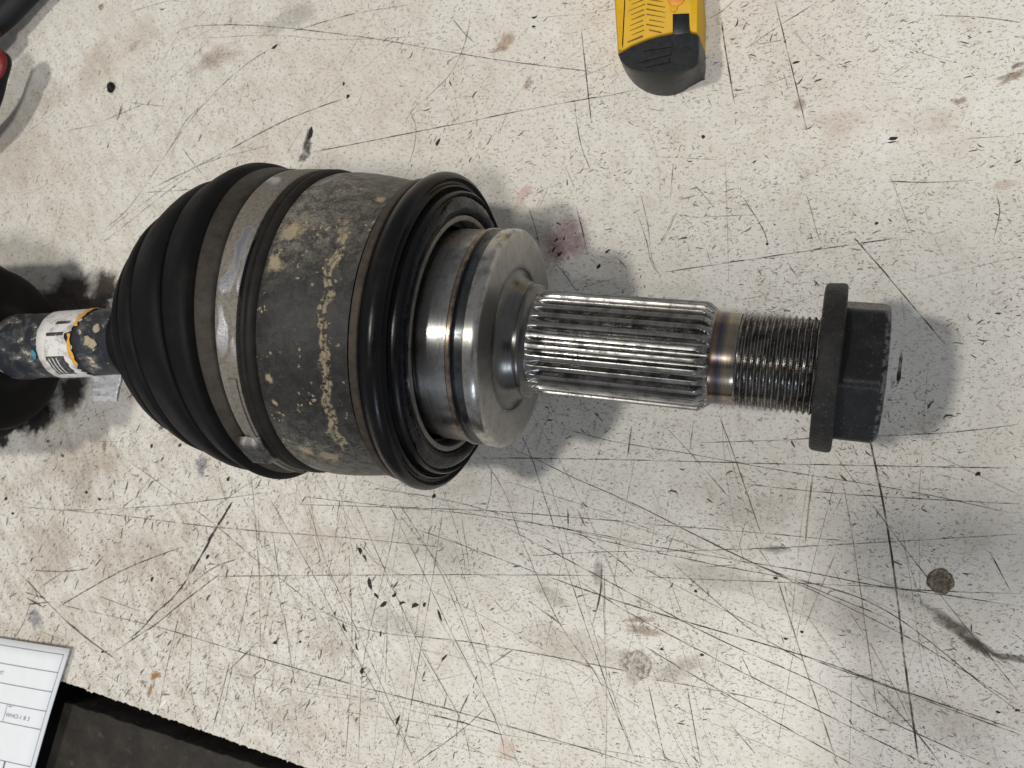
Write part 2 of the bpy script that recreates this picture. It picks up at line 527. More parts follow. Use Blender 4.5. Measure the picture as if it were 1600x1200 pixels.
def slab(name, pts, z0, z1, mat, bevel=0.6, jitter=0.0, parent=None, origin=(0, 0, 0)):
    """prism with a softened top edge from a counter-clockwise outline"""
    pts = [Vector((p[0], p[1], 0)) for p in pts]
    n = len(pts)
    cen = sum(pts, Vector()) / n

    def inset(d):
        out = []
        for i in range(n):
            a, b, c = pts[i - 1], pts[i], pts[(i + 1) % n]
            e1, e2 = (b - a).normalized(), (c - b).normalized()
            n1, n2 = Vector((-e1.y, e1.x, 0)), Vector((-e2.y, e2.x, 0))
            k = n1 + n2
            k = k / max(0.35, (k.dot(n1)))
            out.append(b + k * d)
        return out
    levels = [(0, z0), (0, z1 - bevel), (bevel * 0.3, z1 - bevel * 0.3), (bevel, z1)]
    v, f = [], []
    for d, z in levels:
        for p in inset(d):
            v.append(Vector((p.x, p.y, z)))
    for k in range(len(levels) - 1):
        for i in range(n):
            j = (i + 1) % n
            f.append([k * n + i, k * n + j, (k + 1) * n + j, (k + 1) * n + i])
    f.append([(len(levels) - 1) * n + i for i in range(n)])
    f.append([n - 1 - i for i in range(n)])
    me = pydata(name, v, f, origin, smooth=40)
    return link(name, me, mat, parent)


def lower_board():
    pts = [T(70, 1200, -6), T(100, 1096, -6)]
    a, b = T(100, 1096, -6), T(404, 1197, -6)
    top = []
    for i in range(60):
        q = a.lerp(b, i / 40.0)
        top.append((q.x, q.y + random.uniform(-0.35, 0.35)))
    d = (T(70, 1200, -6) - T(100, 1096, -6)) * 3
    left = (a.x + d.x, a.y + d.y)
    right = top[-1]
    outline = [left, (right[0] + d.x, right[1] + d.y)] + top[::-1]
    o = slab('dark_board', outline, -59.8, -6, MB['board'], 0.8)
    tag(o, 'grimy dark brown board beyond the edge of the white bench, under the paper corner', 'board')


lower_board()

# ------------------------------------------------------------------ scratches, flecks, stains and some painted shade lying in the bench surface
mv, mf, mc = [], [], []
_mz = [0.0]


def next_z():
    _mz[0] += 1
    return 0.012 + 0.055 * ((_mz[0] * 0.618034) % 1.0)


DK = (0.055, 0.048, 0.042)
BR = (0.20, 0.135, 0.08)
GY = (0.16, 0.16, 0.17)


def off_bench(p):
    return p.y < edge_y(p.x) + 1.0


def ribbon(px, w=1.2, col=DK, alpha=0.8, rag=0.35, curve=True):
    pts = [T(u, v) for u, v in px]
    # resample, with a light Catmull-Rom smoothing
    out = []
    n = len(pts)
    for i in range(n - 1):
        p0, p1, p2, p3 = pts[max(0, i - 1)], pts[i], pts[i + 1], pts[min(n - 1, i + 2)]
        seg = max(2, int((p2 - p1).length / 1.1))
        for k in range(seg):
            t = k / seg
            if curve and n > 2:
                q = 0.5 * ((2 * p1) + (p2 - p0) * t + (2 * p0 - 5 * p1 + 4 * p2 - p3) * t * t + (3 * p1 - p0 - 3 * p2 + p3) * t ** 3)
            else:
                q = p1.lerp(p2, t)
            out.append(q)
    out.append(pts[-1])
    out = [p for p in out if not off_bench(p)]
    m = len(out)
    if m < 3:
        return
    z = next_z()
    base = len(mv)
    ph = random.uniform(0, 100)
    for i, q in enumerate(out):
        d = (out[min(m - 1, i + 1)] - out[max(0, i - 1)])
        if d.length < 1e-6:
            d = Vector((1, 0, 0))
        d.normalize()
        nrm = Vector((-d.y, d.x, 0))
        e = min(1.0, 0.25 + min(i, m - 1 - i) / (0.10 * m + 1.5))
        nz = mnoise.noise(Vector((i * 0.23 + ph, ph, 0)))
        nz2 = mnoise.noise(Vector((i * 0.9 + ph, 3.1, ph)))
        ww = w * 0.9 / 4.9 * 0.5 * e * (1 + rag * nz2 + 0.6 * rag * nz)
        ww = max(ww, 0.03)
        q = q + nrm * (nz * 0.10 + nz2 * 0.035)
        a = alpha * e * max(0.15, min(1.0, 0.78 + 0.75 * nz + 0.25 * nz2))
        for sgn in (-1, 1):
            p = q + nrm * (ww * sgn)
            mv.append((p.x, p.y, z))
            mc.append((*col, a))
    for i in range(m - 1):
        b = base + 2 * i
        mf.append([b, b + 1, b + 3, b + 2])


def fleck(u, v, length, width, ang, col, alpha):
    p = T(u, v)
    if off_bench(p):
        return
    L, W = length / 4.9 * 0.5, width / 4.9 * 0.5
    d = Vector((math.cos(ang), math.sin(ang), 0))
    n = Vector((-d.y, d.x, 0))
    z = next_z()
    b = len(mv)
    r = random.uniform
    bend = max(-2.2 * W, min(2.2 * W, random.gauss(0, 0.30) * L))
    sh = [(-1, 0, 0), (-0.45, r(0.5, 1.1), 0.75), (0.4, r(0.4, 1.1), 0.8), (1, r(-0.2, 0.2), 0), (0.35, -r(0.3, 1.0), 0.8), (-0.4, -r(0.4, 1.0), 0.75)]
    for x, y, o in sh:
        q = p + d * (x * L) + n * (y * W + o * bend)
        mv.append((q.x, q.y, z))
        mc.append((*col, alpha))
    mf.append(list(range(b, b + 6)))


def blob(u, v, rx, ry, ang=0.0, col=BR, alpha=0.5, rag=0.5, core=0.50, freq=1.9):
    """irregular patch with a soft border"""
    c = T(u, v)
    z = next_z()
    N = 40
    ph = random.uniform(0, 50)
    ca, sa = math.cos(ang), math.sin(ang)
    b = len(mv)
    mv.append((c.x, c.y, z)); mc.append((*col, alpha))
    for ring, (k, al) in enumerate(((core, alpha), (1.0, 0.0))):
        for i in range(N):
            t = 2 * math.pi * i / N
            w = 1 + rag * mnoise.noise(Vector((math.cos(t) * freq + ph, math.sin(t) * freq, ph))) + 0.5 * rag * mnoise.noise(Vector((math.cos(t) * freq * 3.3, math.sin(t) * freq * 3.3, ph)))
            x, y = math.cos(t) * rx / 4.9 * k * w, math.sin(t) * ry / 4.9 * k * w
            mv.append((c.x + x * ca - y * sa, c.y + x * sa + y * ca, z)); mc.append((*col, al))
    for i in range(N):
        j = (i + 1) % N
        mf.append([b, b + 1 + i, b + 1 + j])
        mf.append([b + 1 + i, b + 1 + N + i, b + 1 + N + j, b + 1 + j])


SCR = [  # (points, width px, colour, alpha)
    # upper left and middle
    ([(262, 62), (289, 44), (345, 39), (416, 41), (520, 52), (600, 63), (775, 93), (951, 115)], 1.7, DK, .75),
    ([(478, 240), (488, 238), (600, 216), (731, 190), (840, 168), (950, 149), (998, 140)], 1.8, DK, .8),
    ([(240, 293), (337, 245), (447, 188), (543, 152)], 1.8, DK, .8), ([(160, 360), (205, 320), (294, 192), (368, 114), (429, 72)], 1.6, DK, .7),
    ([(160, 365), (262, 290), (320, 255), (430, 225)], 1.3, DK, .55), ([(160, 380), (235, 320), (300, 270)], 1.5, DK, .6),
    ([(908, 42), (915, 109), (924, 192)], 1.9, DK, .85), ([(897, 153), (906, 219), (924, 269)], 1.6, DK, .7),
    ([(631, 200), (645, 172), (700, 120), (727, 66), (735, 20)], 1.4, DK, .6), ([(705, 26), (722, 48), (742, 68)], 1.6, DK, .6),
    ([(640, 172), (650, 200), (646, 235), (637, 258)], 1.6, DK, .55), ([(285, 232), (318, 275)], 1.8, DK, .75), ([(225, 301), (300, 296)], 1.6, DK, .7),
    ([(200, 20), (262, 2), (290, 4)], 1.3, DK, .55), ([(262, 262), (285, 190), (300, 100)], 1.2, DK, .4), ([(350, 0), (335, 40), (300, 60)], 1.2, DK, .4),
    ([(455, 50), (520, 30), (560, 20)], 2.0, DK, .6), ([(310, 60), (430, 55), (520, 62), (660, 57)], 1.0, DK, .5),
    ([(780, 210), (800, 160), (830, 120)], 1.2, DK, .45), ([(560, 20), (590, 15), (640, 8)], 1.6, DK, .4), ([(600, 0), (560, 60), (530, 110)], 1.2, DK, .35),
    ([(250, 140), (300, 90), (330, 60)], 1.2, DK, .4), ([(880, 250), (900, 300)], 1.2, DK, .5), ([(840, 330), (858, 290)], 1.2, BR, .5),
    # upper right
    ([(1127, 30), (1134, 80), (1148, 163)], 2.2, DK, .85), ([(1211, 0), (1244, 135), (1262, 208)], 1.8, DK, .8), ([(1279, 2), (1221, 38), (1161, 79)], 1.4, DK, .65),
    ([(1034, 426), (1187, 403), (1409, 371)], 1.7, DK, .8), ([(1332, 369), (1377, 420), (1480, 542)], 1.7, DK, .8), ([(1161, 308), (1193, 360), (1200, 388)], 1.8, DK, .75),
    ([(1259, 300), (1268, 330), (1277, 364), (1286, 382)], 1.9, DK, .65), ([(1386, 283), (1450, 285), (1529, 281)], 1.8, DK, .7), ([(1082, 285), (1118, 326)], 1.5, DK, .65),
    ([(1556, 303), (1562, 330), (1553, 371)], 1.7, DK, .65), ([(1450, 24), (1530, 27), (1600, 36)], 1.5, DK, .55), ([(1133, 240), (1136, 330), (1139, 450)], 1.3, BR, .4),
    ([(1000, 300), (1012, 350), (1020, 410), (1035, 432)], 1.6, DK, .65), ([(1052, 255), (1047, 315)], 1.7, DK, .6), ([(1060, 313), (1092, 304)], 2.2, DK, .55),
    ([(1022, 245), (1125, 250)], 1.1, DK, .4), ([(1030, 385), (1050, 345), (1060, 330)], 1.8, BR, .55), ([(1223, 110), (1233, 143)], 1.7, DK, .6), ([(1104, 147), (1113, 170)], 1.5, DK, .55),
    ([(1180, 70), (1225, 62)], 2.2, DK, .55), ([(1007, 168), (1038, 175)], 1.4, DK, .55), ([(1570, 335), (1583, 356)], 1.4, DK, .55), ([(1345, 160), (1366, 177)], 1.3, DK, .4),
    ([(1385, 122), (1420, 98)], 2.5, DK, .45), ([(1380, 130), (1417, 127)], 1.2, DK, .5), ([(1505, 217), (1572, 213)], 1.2, DK, .5), ([(1550, 125), (1590, 112)], 3.0, BR, .6),
    ([(1080, 340), (1190, 335)], 1.3, DK, .5), ([(1200, 460), (1150, 470)], 1.1, DK, .4), ([(1420, 440), (1600, 400)], .9, DK, .35),
    # round the joint and the splines
    ([(825, 322), (837, 358), (843, 387)], 1.9, DK, .75), ([(900, 320), (911, 365), (919, 399)], 1.9, DK, .8), ([(866, 408), (885, 432), (902, 457)], 1.5, DK, .75),
    ([(958, 396), (985, 425)], 1.5, DK, .7), ([(994, 327), (1010, 376), (1019, 414), (1035, 432)], 1.6, DK, .7), ([(1055, 338), (1035, 383)], 1.6, BR, .6),
    ([(740, 716), (830, 716), (1000, 719), (1229, 725), (1600, 732)], 1.4, DK, .8), ([(783, 695), (830, 714), (900, 748), (1000, 792), (1167, 875), (1404, 973)], 1.5, DK, .8),
    ([(812, 675), (830, 714), (858, 800)], 1.5, DK, .75), ([(748, 705), (790, 772), (812, 835), (872, 970), (932, 1056), (985, 1165)], 1.3, DK, .75),
    ([(872, 667), (960, 690), (1077, 709), (1208, 733), (1417, 767), (1600, 806)], 1.3, DK, .75), ([(1040, 667), (1079, 708), (1140, 779)], 1.3, DK, .7),
    ([(1084, 657), (1077, 709)], 1.5, DK, .7), ([(1082, 692), (1180, 689), (1300, 684), (1480, 676), (1600, 662)], 1.3, DK, .7), ([(987, 665), (980, 717)], 2.4, DK, .75),
    ([(1122, 645), (1150, 720), (1190, 837)], 1.7, BR, .65), ([(860, 640), (845, 680), (838, 705)], 1.3, DK, .6), ([(935, 640), (925, 690)], 1.2, DK, .5),
    ([(1409, 548), (1406, 575), (1402, 602)], 5.0, (.03, .028, .027), .95), ([(1398, 590), (1392, 610)], 7.0, GY, .5),
    # lower right
    ([(1351, 660), (1362, 700), (1383, 804), (1400, 917), (1412, 1021), (1425, 1117), (1437, 1200)], 3.0, (.05, .036, .028), .9),
    ([(1160, 756), (1333, 773), (1600, 788)], 1.4, DK, .75), ([(1000, 792), (1167, 875), (1404, 988), (1600, 1108)], 1.4, DK, .75), ([(1000, 818), (1167, 831), (1329, 846)], 1.3, DK, .75),
    ([(1000, 862), (1160, 858), (1329, 850), (1600, 834)], 1.3, DK, .7), ([(850, 820), (1000, 850), (1250, 892), (1400, 919), (1600, 928)], 1.4, DK, .78),
    ([(869, 827), (1000, 858), (1100, 879), (1350, 937), (1542, 1075), (1600, 1118)], 1.5, DK, .78), ([(775, 816), (925, 895), (1000, 935), (1125, 1000), (1267, 1063), (1375, 1120), (1550, 1198)], 1.5, DK, .8),
    ([(1000, 901), (1292, 913), (1400, 920), (1600, 948)], 1.3, DK, .75), ([(850, 899), (1000, 950), (1267, 1028), (1375, 1067), (1600, 1144)], 2.0, DK, .85),
    ([(1267, 1030), (1420, 1085), (1600, 1150)], 1.6, DK, .8), ([(900, 905), (1000, 967), (1208, 1075), (1458, 1200)], 1.6, DK, .8), ([(1000, 1006), (1125, 1079), (1342, 1200)], 1.6, DK, .8),
    ([(1050, 879), (1167, 979), (1260, 1035)], 1.6, DK, .75), ([(1012, 1067), (1042, 1200)], 1.5, DK, .75), ([(1073, 1071), (1096, 1200)], 1.5, DK, .75),
    ([(1300, 704), (1396, 833), (1492, 958), (1600, 1092)], 1.4, DK, .72), ([(1312, 725), (1333, 846), (1354, 992), (1371, 1117)], 1.6, BR, .6),
    ([(1212, 896), (1250, 1017), (1283, 1117), (1308, 1192)], 2.0, BR, .75), ([(1271, 737), (1265, 780), (1258, 850)], 2.6, (.26, .17, .09), .7), ([(1144, 704), (1190, 837)], 1.5, BR, .55),
    ([(1546, 862), (1581, 927)], 1.7, DK, .75), ([(1444, 702), (1600, 777)], 1.0, DK, .55), ([(1012, 1060), (1125, 1080), (1250, 1106)], 1.4, DK, .7), ([(1308, 858), (1254, 987)], 2.0, BR, .45),
    ([(1367, 1075), (1425, 1137), (1475, 1200)], 2.2, DK, .7), ([(1156, 1020), (1181, 1070)], 1.5, DK, .7), ([(1100, 886), (1155, 882)], 2.2, DK, .5), ([(1195, 858), (1235, 856)], 3.2, GY, .6),
    ([(1300, 1180), (1312, 1200)], 2.0, DK, .7), ([(1000, 885), (1125, 950), (1200, 985)], 1.3, DK, .7), ([(1140, 1130), (1182, 1180)], 2.4, BR, .6), ([(1225, 910), (1230, 935)], 1.8, DK, .6),
    ([(1276, 750), (1285, 765), (1300, 770)], 1.5, BR, .6), ([(1332, 795), (1342, 815)], 2.0, DK, .6), ([(1305, 800), (1318, 770)], 1.5, BR, .5), ([(1300, 885), (1316, 914)], 1.5, DK, .6),
    # lower middle
    ([(380, 829), (400, 830), (550, 841), (700, 856)], 1.3, DK, .75), ([(330, 902), (400, 900), (700, 898), (1000, 900)], 1.3, DK, .78), ([(471, 776), (625, 792), (775, 799), (1000, 817)], 1.4, DK, .78),
    ([(456, 788), (662, 796), (850, 820), (1000, 848)], 1.3, DK, .75), ([(587, 764), (700, 782), (869, 827)], 1.2, DK, .7), ([(647, 826), (737, 857), (850, 899)], 1.3, DK, .75),
    ([(184, 708), (255, 759), (337, 821), (420, 890), (550, 977), (737, 1004), (962, 1045), (1080, 1072)], 1.4, DK, .78),
    ([(244, 978), (312, 999), (407, 1028), (550, 1069), (711, 1111), (936, 1176), (1010, 1200)], 1.9, DK, .85), ([(415, 767), (490, 899), (569, 1049), (655, 1199)], 1.4, DK, .78),
    ([(475, 767), (512, 884), (565, 1000), (621, 1127), (650, 1199)], 1.3, DK, .75), ([(550, 775), (610, 910), (659, 1015), (719, 1124), (737, 1199)], 1.4, DK, .78), ([(595, 764), (640, 850), (700, 977), (775, 1127), (790, 1195)], 1.5, DK, .8),
    ([(614, 771), (685, 887), (737, 1007), (775, 1060)], 1.3, DK, .75), ([(620, 800), (700, 905), (745, 1030), (757, 1090)], 1.2, DK, .65), ([(846, 760), (899, 929), (955, 1090), (996, 1195)], 1.4, DK, .78),
    ([(855, 740), (920, 960), (960, 1090), (990, 1180)], 1.1, DK, .6), ([(404, 800), (407, 1022)], 1.3, DK, .75), ([(545, 850), (550, 1022), (539, 1195)], 1.3, DK, .7), ([(621, 782), (610, 854), (569, 1030), (560, 1195)], 1.3, DK, .72),
    ([(692, 797), (670, 940), (625, 1199)], 1.4, DK, .75), ([(606, 959), (602, 1079)], 1.7, DK, .75), ([(734, 1082), (717, 1120), (713, 1158)], 2.8, DK, .9), ([(640, 1199), (715, 1146), (760, 1105)], 1.6, DK, .75),
    ([(670, 1116), (720, 1128), (790, 1150)], 2.4, DK, .85), ([(940, 880), (938, 925), (925, 981)], 3.0, DK, .7), ([(944, 895), (946, 1000)], 2.4, BR, .6), ([(835, 869), (900, 864), (1000, 861)], 1.3, DK, .7),
    ([(426, 831), (456, 1041), (462, 1070)], 1.4, DK, .72), ([(462, 1070), (480, 1020)], 1.2, DK, .55), ([(902, 831), (960, 870), (1000, 905)], 1.4, DK, .7), ([(830, 830), (835, 770)], 1.2, DK, .55),
    ([(887, 793), (888, 826)], 2.4, DK, .85), ([(902, 795), (916, 826)], 2.6, DK, .8), ([(530, 788), (526, 815)], 2.2, DK, .75), ([(835, 945), (880, 978)], 2.6, (.16, .13, .09), .7), ([(770, 935), (790, 955), (805, 942)], 1.6, DK, .55),
    ([(762, 1042), (805, 1013)], 2.4, (.22, .12, .09), .65), ([(890, 1030), (930, 1045)], 3.4, BR, .6), ([(560, 845), (590, 880), (600, 850)], 1.2, DK, .5), ([(690, 835), (760, 870)], 1.1, DK, .5),
    ([(1000, 905), (1000, 1030)], 1.0, DK, .35), ([(500, 1080), (440, 1130)], 1.2, DK, .5), ([(720, 800), (735, 900)], 1.1, DK, .6), ([(690, 760), (720, 850), (728, 900)], 1.1, DK, .55), ([(650, 1070), (740, 1050)], 1.2, DK, .4),
    ([(407, 1090), (412, 1110)], 2.6, DK, .8), ([(780, 1175), (812, 1188)], 3.0, DK, .6), ([(720, 1160), (760, 1180)], 1.6, DK, .5), ([(950, 770), (1000, 795)], 1.2, DK, .6),
    # lower left
    ([(364, 782), (340, 822), (323, 847)], 4.2, (.03, .026, .024), .95), ([(340, 822), (318, 862), (297, 898)], 4.6, (.03, .026, .024), .95), ([(297, 898), (272, 932), (241, 960), (222, 982), (200, 1000)], 3.0, (.035, .03, .027), .9),
    ([(99, 797), (184, 805), (255, 814), (340, 824), (420, 831)], 1.5, DK, .75), ([(20, 790), (105, 797), (227, 792), (326, 782), (420, 769)], 1.4, DK, .72),
    ([(283, 855), (207, 884), (153, 912), (85, 952)], 2.2, DK, .85), ([(51, 891), (95, 893), (136, 888), (141, 876)], 2.0, DK, .85), ([(60, 920), (102, 892), (125, 882)], 1.8, DK, .7),
    ([(31, 895), (85, 952), (136, 997), (180, 1030)], 2.2, DK, .85), ([(374, 872), (334, 887), (300, 912)], 2.0, DK, .7), ([(346, 895), (283, 943), (244, 975), (210, 997), (174, 1022)], 2.4, DK, .85),
    ([(85, 943), (227, 975), (312, 999)], 1.5, DK, .75), ([(98, 770), (102, 799)], 2.0, DK, .75), ([(150, 930), (221, 956)], 1.5, DK, .65), ([(280, 960), (260, 1046), (248, 1110)], 1.8, DK, .75),
    ([(92, 960), (128, 992), (180, 1029)], 2.0, DK, .8), ([(38, 925), (72, 935)], 4.0, DK, .8), ([(38, 932), (70, 950)], 3.5, DK, .75), ([(40, 945), (85, 940)], 3.0, DK, .75), ([(48, 940), (36, 975), (20, 1000)], 2.4, DK, .7), ([(52, 915), (62, 940)], 4.0, DK, .8),
    ([(392, 740), (398, 800), (405, 900)], 1.4, DK, .7), ([(398, 870), (380, 960), (372, 1000), (340, 1150)], 1.5, DK, .65), ([(290, 880), (300, 960), (290, 1080), (250, 1120)], 1.3, DK, .55), ([(440, 830), (380, 1170)], 1.2, DK, .5),
    ([(360, 1030), (335, 1130), (332, 1140)], 2.0, DK, .75), ([(405, 1000), (355, 1050)], 2.0, DK, .75), ([(60, 760), (68, 800)], 1.4, DK, .6), ([(300, 820), (310, 832), (305, 850)], 1.8, DK, .7), ([(328, 780), (322, 800)], 2.0, DK, .7),
    ([(340, 740), (355, 790)], 1.4, DK, .6), ([(150, 690), (190, 690)], 1.3, DK, .55), ([(165, 880), (160, 905)], 2.6, DK, .8), ([(140, 675), (146, 715)], 1.5, DK, .6), ([(205, 690), (200, 700)], 3.0, DK, .7),
    ([(330, 900), (420, 900)], 1.3, DK, .7), ([(10, 900), (0, 940)], 1.6, DK, .6), ([(100, 1000), (60, 985)], 1.6, GY, .6), ([(296, 1040), (300, 1085), (312, 1140)], 1.5, DK, .55), ([(480, 900), (500, 1000)], 1.1, DK, .45),
    ([(190, 1070), (160, 1050)], 1.2, DK, .5), ([(320, 1100), (330, 1000), (350, 960)], 1.1, DK, .5), ([(395, 1065), (400, 1110)], 2.0, DK, .65), ([(460, 1100), (468, 1160)], 1.6, DK, .5),
    ([(160, 190), (230, 160)], 1.6, DK, .55), ([(265, 235), (290, 190), (320, 160)], 1.8, DK, .6), ([(100, 205), (150, 196)], 1.6, DK, .5), ([(200, 160), (262, 167)], 1.5, DK, .5), ([(192, 160), (183, 190)], 5.0, GY, .75),
    ([(240, 120), (275, 60), (300, 42)], 1.2, DK, .45),
]
for pts, w, col, al in SCR:
    ribbon(pts, w, col, al)

rr = random.Random(21)
# loose families of faint scratches between the drawn ones
for i in range(430):
    u, v = rr.uniform(-350, 1950), rr.uniform(-350, 1550)
    if u < 650 and v < 800:
        ang = math.radians(rr.gauss(52, 22))
    elif v > 740 and u < 1100:
        ang = math.radians(rr.choice((rr.gauss(-68, 9), rr.gauss(80, 9), rr.gauss(-12, 8), rr.gauss(55, 15))))
    elif v > 740:
        ang = math.radians(rr.choice((rr.gauss(-26, 9), rr.gauss(-70, 12), rr.gauss(2, 8))))
    else:
        ang = math.radians(rr.choice((rr.gauss(-65, 14), rr.gauss(15, 18), rr.gauss(40, 20))))
    L = rr.lognormvariate(3.6, 0.75)
    du, dv = math.cos(ang) * L / 2, -math.sin(ang) * L / 2
    bend = rr.gauss(0, 0.05) * L
    ribbon([(u - du, v - dv), (u + bend * math.sin(ang), v + bend * math.cos(ang)), (u + du, v + dv)], rr.uniform(0.7, 1.7), rr.choice((DK, DK, BR, GY)), rr.uniform(0.18, 0.62))

for i in range(75):
    u, v = rr.uniform(380, 1500), rr.uniform(760, 1230)
    ang = math.radians(rr.choice((rr.gauss(-24, 7), rr.gauss(-14, 6), rr.gauss(-66, 7), rr.gauss(-74, 6), rr.gauss(82, 6))))
    L = rr.uniform(180, 620)
    du, dv = math.cos(ang) * L / 2, -math.sin(ang) * L / 2
    bend = rr.gauss(0, 0.018) * L
    ribbon([(u - du, v - dv), (u + bend * math.sin(ang), v + bend * math.cos(ang)), (u + du, v + dv)], rr.uniform(0.7, 1.2), rr.choice((DK, DK, (0.11, 0.10, 0.095))), rr.uniform(0.30, 0.62))

# thousands of small flecks and nicks
for i in range(72000):
    u, v = rr.uniform(-250, 1850), rr.uniform(-250, 1450)
    worn = mnoise.noise(Vector((u * 0.006, v * 0.006, 3.3))) + 0.8 * mnoise.noise(Vector((u * 0.02, v * 0.02, 8.1)))
    lowleft = max(0.0, min(1.0, (900 - u) / 700)) * max(0.0, min(1.0, (v - 560) / 200))
    if rr.random() > 0.50 + 0.95 * worn + 0.55 * lowleft:
        continue
    if u < 750:
        ang = math.radians(rr.gauss(55, 24))
    elif v > 640:
        ang = math.radians(rr.gauss(-15, 35))
    else:
        ang = math.radians(rr.gauss(8, 38))
    big = rr.random()
    if big < 0.018:
        L, W, al = rr.uniform(8, 17), rr.uniform(1.8, 3.6), rr.uniform(0.45, 0.9)
    elif big < 0.20:
        L, W, al = rr.uniform(4.5, 9), rr.uniform(1.1, 2.2), rr.uniform(0.35, 0.8)
    else:
        L, W, al = rr.uniform(1.8, 5), rr.uniform(0.8, 1.7), rr.uniform(0.25, 0.7)
    if u < 750:
        L *= 1.25 + 0.5 * lowleft
        W *= 1.0 + 0.25 * lowleft
        al = min(0.95, al * (1 + 0.25 * lowleft))
    k = rr.random()
    col = (0.075, 0.064, 0.054) if k < 0.62 else ((0.19, 0.135, 0.085) if k < 0.85 else (0.13, 0.13, 0.14))
    if k > 0.97:
        col = (0.85, 0.84, 0.82)
    fleck(u, v, L, W, ang, col, al)

# gouges and dark chips one can pick out
for u, v, L, W, a in ((561, 861, 14, 8, -60), (569, 873, 16, 6, -60), (579, 912, 24, 11, -75), (588, 931, 14, 8, -50), (599, 944, 18, 9, 35), (616, 929, 12, 6, 45), (629, 944, 15, 5, 15),
                      (649, 947, 16, 8, 30), (664, 945, 10, 9, 60), (687, 962, 24, 5, -70), (678, 775, 10, 7, 60), (1396, 216, 14, 6, 10), (1394, 222, 14, 3, 0), (1098, 214, 7, 6, 90), (1244, 98, 12, 5, 10),
                      (835, 25, 12, 5, 10), (834, 42, 8, 4, 0), (429, 72, 16, 6, 30), (544, 151, 9, 8, 60), (536, 131, 8, 7, 90), (685, 222, 16, 7, 65), (1199, 381, 5, 5, 0), (1370, 349, 6, 5, 0), (1087, 924, 6, 6, 0),
                      (1253, 987, 6, 6, 0), (1528, 741, 9, 7, 40), (1097, 1023, 7, 5, 0), (430, 1005, 9, 8, 0), (469, 1003, 6, 6, 0), (540, 980, 20, 6, -60), (559, 1010, 16, 5, -70), (566, 1048, 14, 8, 80), (525, 958, 9, 5, 80),
                      (622, 1125, 22, 6, 70), (595, 990, 12, 6, 80), (695, 1028, 18, 6, 50), (1034, 1015, 6, 5, 0), (1228, 997, 8, 4, 0), (237, 697, 10, 7, 70), (135, 770, 9, 8, 0), (156, 780, 9, 8, 0), (98, 712, 9, 9, 0),
                      (10, 780, 10, 8, 40), (20, 803, 9, 6, 0), (75, 690, 8, 6, 0), (281, 695, 10, 6, 40), (50, 876, 14, 5, 55), (238, 905, 12, 6, 60), (324, 870, 12, 8, 60), (357, 748, 12, 8, 55), (875, 397, 11, 8, 50), (866, 390, 12, 5, 60),
                      (869, 375, 10, 4, 45), (882, 372, 9, 4, 70), (935, 416, 10, 8, 60), (950, 393, 12, 5, 30), (160, 1018, 8, 7, 0), (1212, 903, 8, 6, 0), (1560, 1112, 7, 5, 0), (1590, 1110, 8, 4, 0), (484, 208, 26, 11, 75)):
    fleck(u, v, L, W, math.radians(a), (0.028, 0.023, 0.02), 0.95)

